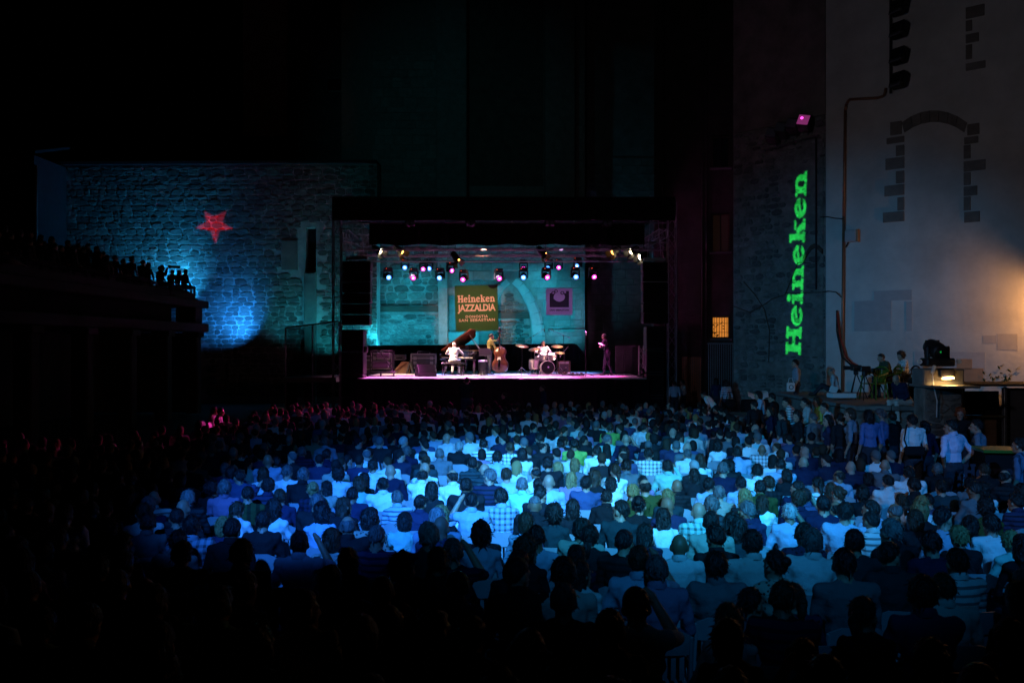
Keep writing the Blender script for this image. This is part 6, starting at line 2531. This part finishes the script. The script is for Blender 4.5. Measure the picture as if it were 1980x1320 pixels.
for me in [back_me, seat_me] + leg_me:
    allc.add([v.co[:] for v in me.vertices], [p.vertices[:] for p in me.polygons])
chair_me = allc.mesh('audience_chair', M['chair'])


def chair_at(p, label, group='grey plastic chairs of the audience', white=False):
    loc = (p['x'], p['y'], ramp(p['y']))
    if p['y'] < 10.5:
        t = thing('audience_chair', label, 'chair', loc, p['rz'], group)
        for n, me in (('backrest', back_me), ('seat', seat_me), *(('leg', l) for l in leg_me)):
            o = link(n, me, t)
            if white and n != 'leg':
                o.material_slots[0].link = 'OBJECT'
                o.material_slots[0].material = M['chairwhite']
        return t
    o = link('audience_chair', chair_me, None, loc, (0, 0, p['rz']))
    if white:
        o.material_slots[0].link = 'OBJECT'
        o.material_slots[0].material = M['chairwhite']
    return tag(o, label, 'chair', group)


for me in (v[1] for v in VAR):
    for k in ('cloth', 'skin', 'trouser', 'cloth', 'shoe'):
        me.materials.append(M[k])
for p in chosen:
    aim = math.atan2(-(p['x'] - .3), 42 - p['y'])
    p['rz'] = -aim * -.6 + prnd.gauss(0, .09)
    vi = prnd.choice(FEM if p['fem'] else MALE)
    if p['feat'] and vi in (5, 7, 8, 9, 10) and prnd.random() < .5:
        vi = prnd.choice((0, 1, 2, 4))
    f, me = VAR[vi]
    o = link('person', me, None, (p['x'], p['y'], ramp(p['y'])), (0, 0, p['rz']))
    o.scale = (p['s'] * prnd.choice((1, 1, -1)), p['s'], p['s'])
    c = COL[p['sh']][0]
    k = prnd.uniform(.85, 1.1)
    c = tuple(min(.8, a * k) for a in c)
    dress(o, c, p['kind'], prnd.choice(('short', 'long', 'short')), prnd.choice(skins))
    tag(o, p['label'] if p['lit'] else DARK, 'person', 'seated audience' if p['lit'] else 'unlit audience')
    add_head(o, f.head_matrix(), p['st'], p['hc'], False, prnd)
    if not p['fem'] and p['kind'] != 'block' and prnd.random() < .55:
        collar(o, f, c)
    p.setdefault('label', DARK)
    cl2 = 'grey chair under ' + p['label']
    cl2 = cl2 if len(cl2.split()) <= 16 else 'chair under ' + p['label'].replace(' one in', ' in')
    chair_at(p, cl2 if p['lit'] else 'grey plastic chair standing unlit in the dark seats', 'grey plastic chairs of the audience' if p['lit'] else 'unlit chairs')
# empty white slatted chair in the lit block
dd = depth_for(948, .86)
tag(chair_at(dict(x=(1345 - 990) * dd / F, y=dd, rz=.05), 'empty white slatted chair standing out among the lit rows', 'grey plastic chairs of the audience', True))

# the rest of the crowd, farther off, as one mass
tv, tf, tc_, base = [], [], [], 0
lowhair = {}
for st in HAIR:
    lowhair[st] = hair_mesh(st, 3, 12, 9)


def add_mass(me, mtx, cols):
    global base
    n = len(me.vertices)
    a = np.empty(n * 3)
    me.vertices.foreach_get('co', a)
    a = np.c_[a.reshape(-1, 3), np.ones(n)] @ np.array(mtx).T
    tv.append(a[:, :3])
    for q, c in zip(me.polygons, cols):
        tf.append([base + v for v in q.vertices])
        tc_.append(c)
    base += n


for p in far:
    aim = math.atan2(-(p['x'] - .3), 42 - p['y'])
    k = prnd.choice([l for l in LOW if l[3] == p['fem']])
    f, me, cls, _ = k
    mt = Matrix.Translation((p['x'], p['y'], ramp(p['y']))) @ Matrix.Rotation(aim * .6 + prnd.gauss(0, .1), 4, 'Z') @ Matrix.Scale(p['s'], 4)
    sk = (.42, .25, .18) if prnd.random() < .75 else (.28, .15, .1)
    sv = COL[p['sh']][0]
    pal = [sv, sk, (.03, .03, .04), sk if prnd.random() < .5 else sv, (.02, .02, .02)]
    add_mass(me, mt, [pal[c] for c in cls])
    if p['st']:
        hm = lowhair[p['st']]
        add_mass(hm, mt @ f.head_matrix(), [HC[p['hc']]] * len(hm.polygons))
me = bpy.data.meshes.new('crowd')
me.from_pydata(np.concatenate(tv).tolist(), [], tf)
at_ = me.attributes.new('tint', 'FLOAT_COLOR', 'FACE')
at_.data.foreach_set('color', np.c_[np.array(tc_), np.ones(len(tc_))].ravel().astype(np.float32))
me.polygons.foreach_set('use_smooth', [True] * len(tf))
m = mat('crowd_cloth', (1, 1, 1), .8, bump=.3, bscale=9)
nt = m.node_tree
an = nt.nodes.new('ShaderNodeAttribute')
an.attribute_name = 'tint'
nt.links.new(an.outputs['Color'], nt.nodes['Principled BSDF'].inputs['Base Color'])
me.materials.append(m)
tag(link('crowd', me), 'far rows of the seated crowd near the stage', None, None, 'stuff')
m = MB()
for p in far:
    if p['y'] > 24:
        continue
    mt = Matrix.Translation((p['x'], p['y'], ramp(p['y'])))
    m.add([mt @ v.co for v in back_me.vertices], [q.vertices[:] for q in back_me.polygons])
tag(m.build('chair_rows', M['chair']), 'chair backs in the far rows of the crowd', None, None, 'stuff')

# ================================================================== PEOPLE ROUND THE EDGES
STAND2 = dict(knees=((-.1, .03, .5), (.11, .0, .5)), ankles=((-.12, .0, .085), (.13, -.04, .085)))
SITL = dict(hip=(0, 0, .1), knees=((-.12, .42, .08), (.12, .42, .08)), ankles=((-.12, .36, -.36), (.12, .4, -.36)), arms='lap')
gx = lambda px, d: (px - 990) * d / F
TER = 1.06
fg = figure
fg('large person standing with camera raised in front of the stage', (gx(903, 30), 30, .46), 5, BLK, 'short', 'dark', sleeve='long', build=1.35, arms='camera', head=(.1, 0, 0), **STAND2)
t = thing('camera', 'black camera held up by the large person before the stage', 'camera', (gx(903, 30), 30.28, .46 + 1.55))
MB().rbox((0, 0, 0), (.15, .08, .1), .015).build('body', M['blackpaint'], t)
MB().tube((0, .03, 0), (0, .2, 0), .04, .045, 12).build('lens', M['blackpaint'], t)
t = thing('step_box', 'low black box under the person with the camera', 'box', (gx(903, 30), 30, 0))
MB().rbox((0, 0, .23), (.7, .5, .46), .02).build('body', M['blackpaint'], t)
fg('dark clothed person bending forward below the stage front', (gx(1000, 34.5), 34.5, 0), 75, BLK, 'short', 'dark', lean=.95, head=(-.3, 0, 0), sleeve='long', **STAND2)
fg('person in dark blue standing against the stage skirt', (gx(1052, 35), 35, 0), 100, NAVY, 'short', 'dark', sleeve='long', lean=.05, **STAND2)
fg('person in white top standing by the right stage corner', (gx(1321, 40), 40, 0), 60, WHITE, 'short', 'dark', **STAND2)
fg('person in blue shirt standing at the foot of the right stage tower', (gx(1304, 38.6), 38.6, 0), 10, LB, 'crop', 'dark', **STAND2)
fg('person in white shirt bending forward left of the rubble wall', (gx(1384, 31.5), 31.5, .1), 58, WHITE, 'short', 'dark', lean=.75, head=(.2, 0, 0), sleeve='long', arms='lap', **STAND2)
fg('person in striped top standing near the iron railings', (gx(1404, 33), 33, .25), 20, LB, 'bob', 'dark', kind='stripe', fem=True, **STAND2)
t = thing('shoulder_bag', 'black shoulder bag beside the person in stripes', 'bag', (gx(1413, 32.7), 32.7, 1.1))
MB().ell((0, 0, 0), (.22, .12, .17)).build('body', M['black'], t, True)
MB().path([Vector((-.18, 0, .08)), Vector((-.1, 0, .4)), Vector((.1, 0, .4)), Vector((.18, 0, .08))], .012, 5).build('strap', M['black'], t)
fg('dark clothed person standing at the iron railings', (gx(1385, 36), 36, .2), 10, NAVY, 'long', 'black', fem=True, sleeve='long', **STAND2)
t = thing('iron_railing', 'iron bar railing before the dark apartment house', 'railing', (gx(1370, 38), 38, 0))
m = MB()
zt_ = at(0, 664, 38).z
for i in range(14):
    x = (gx(1425, 38) - gx(1370, 38)) * i / 13
    MB().box((x, 0, zt_ / 2), (.03, .03, zt_)).build('bar', M['steel'], t)
    if i < 5:
        MB().box((x, -.03, zt_ * .5), (.02, .02, zt_ * .9))
MB().box(((gx(1425, 38) - gx(1370, 38)) / 2, 0, zt_), (gx(1425, 38) - gx(1370, 38) + .1, .06, .05)).build('rail', M['steel'], t)
# people on the right terrace
fg('person in grey shirt standing in front of the projected word', (gx(1540, 28), 28, TER), 75, (.3, .34, .4), 'full', 'dark', leg='trouser', build=1.05, head=(0, 0, .2), **STAND2)
t = thing('shopping_bag', 'white bag with dark ring emblem held by the standing person in grey', 'bag', (gx(1529, 27.7), 27.7, TER + .86))
MB().rbox((0, 0, 0), (.24, .1, .26), .02).build('body', M['white'], t)
MB().lathe([(.07, 0), (.07, .004), (.05, .004), (.05, 0)], 16, (0, -.052, 0), Matrix.Rotation(R(90), 3, 'X'), caps=False).build('emblem', M['ink'], t)
MB().path([Vector((-.08, 0, .12)), Vector((-.05, 0, .26)), Vector((.05, 0, .26)), Vector((.08, 0, .12))], .008, 5).build('handle', M['white'], t)
for px, d, yaw, sh, st, hc, kind, lab in ((1474, 25.9, 80, LB, 'bob', 'dark', 'cloth', 'person in pale blue top, farthest on the low terrace'), (1500, 24.8, 60, BLK, 'short', 'dark', 'cloth', 'dark clothed person with bright arms on the low terrace'),
                                         (1537, 23.2, 75, WHITE, 'short', 'dark', 'stripe', 'person in striped white top leaning on the low terrace'), (1565, 22.6, 85, (.4, .42, .4), 'tail', 'dark', 'cloth', 'ponytailed person in grey top on the low terrace'),
                                         (1588, 22.9, 95, (.4, .45, .1), 'bob', 'brown', 'cloth', 'person in yellow green top on the low terrace'), (1612, 21.2, 80, (.6, .62, .6), 'short', 'dark', 'cloth', 'person in pale jacket leaning forward on the low terrace')):
    fg(lab, (max(gx(px, d), 6.95), d, TER), yaw, sh, st, hc, kind, leg='trouser', fem=st in ('bob', 'tail'), lean=.3 if px in (1537, 1612) else .12, head=(.1, 0, prnd.uniform(-.3, .3)), **SITL)
fg('grey haired person in white shirt sitting on the ledge by the pipe', (gx(1618, 27), 27, UP), 70, (.5, .5, .52), 'ring', 'grey', sleeve='long', lean=.2, head=(.3, 0, 0), **{**SITL, 'knees': ((-.15, .4, .3), (.15, .4, .3)), 'ankles': ((-.15, .6, .08), (.15, .6, .08))})
LN = {**SIT, 'arms': 'knees'}
fg('dark haired person leaning far left on the green chair', (gx(1722, 26), 26, UP), 95, (.06, .08, .05), 'short', 'dark', lean=.42, head=(.1, 0, -.1), **LN)
fg('person in patterned white top with round dark hair on the ledge', (gx(1752, 26.4), 26.4, UP), 95, WHITE, 'curly', 'black', kind='floral', fem=True, lean=.2, head=(.15, 0, .1), **LN)
fg('person in dark jumper and pale trousers with legs over the ledge', (gx(1752, 22.9), 22.9, UP), 112, (.012, .016, .045), 'ring', 'grey', sleeve='long', leg='trouser_light', build=1.15, lean=.5, head=(.6, 0, .1), **SITL)
t = thing('backpack', 'big black backpack on the ledge behind the person in dark jumper', 'backpack', (gx(1774, 23.6), 23.6, UP))
MB().rbox((0, 0, .34), (.42, .34, .66), .12).build('body', M['black'], t)
MB().rbox((0, -.2, .24), (.3, .1, .32), .04).build('pocket', M['black'], t)
for i, (px, d, yaw, st, hc, sh, lab) in enumerate(((1460, 24.5, 20, 'short', 'dark', 'K', 'dark clothed person standing at the left end of the low terrace'), (1492, 23.4, 70, 'bob', 'brown', 'N', 'brown bobbed person standing in front of the low terrace'),
        (1515, 22.0, 40, 'short', 'black', 'T', 'dark haired person in dark teal standing before the striped sitter'), (1545, 21.3, 85, 'curly', 'dark', 'K', 'curly haired person in black standing before the ponytailed sitter'),
        (1575, 20.6, 30, 'crop', 'grey', 'G', 'grey cropped person standing before the yellow green sitter'), (1605, 19.6, 60, 'long', 'dark', 'I', 'long haired person in indigo standing below the pale jacket'),
        (1628, 18.9, 15, 'short', 'dark', 'K', 'person in black standing just left of the one in grey top'), (1728, 19.0, 35, 'short', 'brown', 'K', 'person in black standing below the legs over the ledge'), (1790, 17.6, 10, 'bob', 'dark', 'N', 'dark bobbed person standing beside the person with the sling bag'))):
    fg(lab, (gx(px, d), d, 0 if i < 6 else .1), yaw, COL[sh][0], st, hc, fem=st in ('bob', 'long', 'curly'), voxel=.013, head=(.05, 0, prnd.uniform(-.5, .5)), build=prnd.uniform(.92, 1.08), scale=prnd.uniform(.95, 1.03), **STAND2)
t = thing('standing_step', 'low paved step at the right of the seats where people stand', 'step', (6.45, 15.2, 0))
for i in range(4):
    for j in range(5):
        MB().rbox((.55 + i * .9, .5 + j * 1.02, .075), (.88, 1.0, .15), .01).build('paving_slab', M['concrete'], t)
# standing people at the right of the seats
fg('person in grey top standing with face turned left', (gx(1648, 18.6), 18.6, .15), 55, (.2, .24, .3), 'bob', 'brown', fem=True, scale=1.06, head=(.1, 0, .3), **STAND2)
fg('person in blue shirt and long dark hair standing between two others', (gx(1682, 18.0), 18.0, .15), 20, (.1, .16, .36), 'long', 'black', fem=True, scale=1.06, build=1.05, **STAND2)
fg('grey haired person in blue shirt standing and looking left', (gx(1706, 18.3), 18.3, .15), 60, (.1, .14, .3), 'full', 'grey', scale=1.06, head=(.15, 0, .2), **STAND2)
o, f = fg('person in white shirt standing with dark bag slung behind', (gx(1766, 16.9), 16.9, .15), 12, WHITE, 'short', 'dark', scale=1.06, build=1.0, **STAND2)
t = thing('sling_bag', 'dark sling bag across the back of the person in white', 'bag', (gx(1766, 16.7), 16.65, 1.29))
MB().rbox((0, 0, 0), (.36, .1, .17), .04).build('body', M['black'], t)
m = MB()
m.path([Vector((-.14, -.02, .07)), Vector((-.19, -.01, .2)), Vector((-.15, .02, .36)), Vector((-.08, .13, .46))], .014, 5)
m.path([Vector((.14, -.02, .07)), Vector((.16, .1, .1))], .014, 5)
m.build('strap', M['black'], t)
fg('person in lavender polo shirt standing with hands on hips', (gx(1843, 15.7), 15.7, .15), 25, (.62, .56, .72), 'short', 'dark', scale=1.06, build=1.08, arms='hips', head=(0, 0, .5), col=(.62, .56, .72), **STAND2)
fg('red haired child in dark clothes behind the person in lavender', (gx(1857, 18), 18, .4), 150, BLK, 'curly', 'red', scale=.93, fem=True, sleeve='long', **STAND2)
fg('dark haired person in blue grey shirt right of the one in lavender', (gx(1893, 16.2), 16.2, .15), 55, (.16, .2, .26), 'full', 'dark', scale=1.04, head=(0, 0, .2), sleeve='short', **STAND2)
fg('person in blue top with white stripe at the right edge', (gx(1976, 14.2), 14.2, .1), 40, (.08, .14, .24), 'short', 'dark', kind='block', **STAND2)
# two people lit magenta at the left
for px, d, lab in ((424, 28.3, 'left one of two people sitting lit magenta at the left'), (437, 27.8, 'right one of two people sitting lit magenta at the left')):
    o, f = fg(lab, (gx(px, d) - .25, d, 0), -84, (.4, .38, .38), 'bob' if px == 424 else 'short', 'dark', leg='trouser_light', fem=px == 424, lean=.1, head=(0, 0, 0), arms='lap', **SIT)
    chair_at(dict(x=gx(px, d) - .25, y=d, rz=R(-84)), ('grey chair under the left magenta lit person', 'grey chair under the right magenta lit person')[px == 437], 'grey plastic chairs of the audience')
# silhouettes on the gallery
GL_LAB = 'dark spectator sitting on the left gallery, seen as a silhouette'
grnd = random.Random(9)
dd = 24.6
k = 0
while dd < 41.6:
    for row in range(2):
        if row == 1 and dd > 36:
            continue
        f, me = VAR[grnd.choice((0, 1, 2, 3, 4, 12, 13, 14))]
        o = link('person', me, None, (GX - .55 - row * 1.1, dd + grnd.uniform(-.15, .15), 5.15 + row * .38), (0, 0, R(-20 + grnd.uniform(-20, 10))))
        s_ = grnd.uniform(.93, 1.06)
        o.scale = (s_, s_, s_)
        dress(o, grnd.choice((BLK, NAVY, (.1, .1, .1))), 'cloth', 'long', 'skin')
        st = grnd.choice(('short', 'crop', 'bob', 'full', 'long'))
        add_head(o, f.head_matrix(), st, 'dark', False, grnd)
        tag(o, GL_LAB, 'person', 'spectators on the left gallery')
    dd += grnd.uniform(.62, 1.0) if not 37 < dd < 39.4 else 1.3
    k += 1
o, f = fg('silhouetted spectator aiming a long lens from the gallery', (GX - .45, 38.3, 5.15), -75, BLK, 'short', 'dark', sleeve='long', build=1.2, arms='camera', **SIT)
t = thing('telephoto_camera', 'camera with long lens held by the silhouetted spectator on the gallery', 'camera', (GX - .1, 38.3, 6.38), R(-80))
MB().rbox((0, 0, 0), (.15, .1, .12), .02).build('body', M['blackpaint'], t)
MB().tube((0, .04, 0), (0, .42, -.01), .045, .06, 12).build('lens', M['blackpaint'], t)
bpy.data.scenes.remove(tmp)
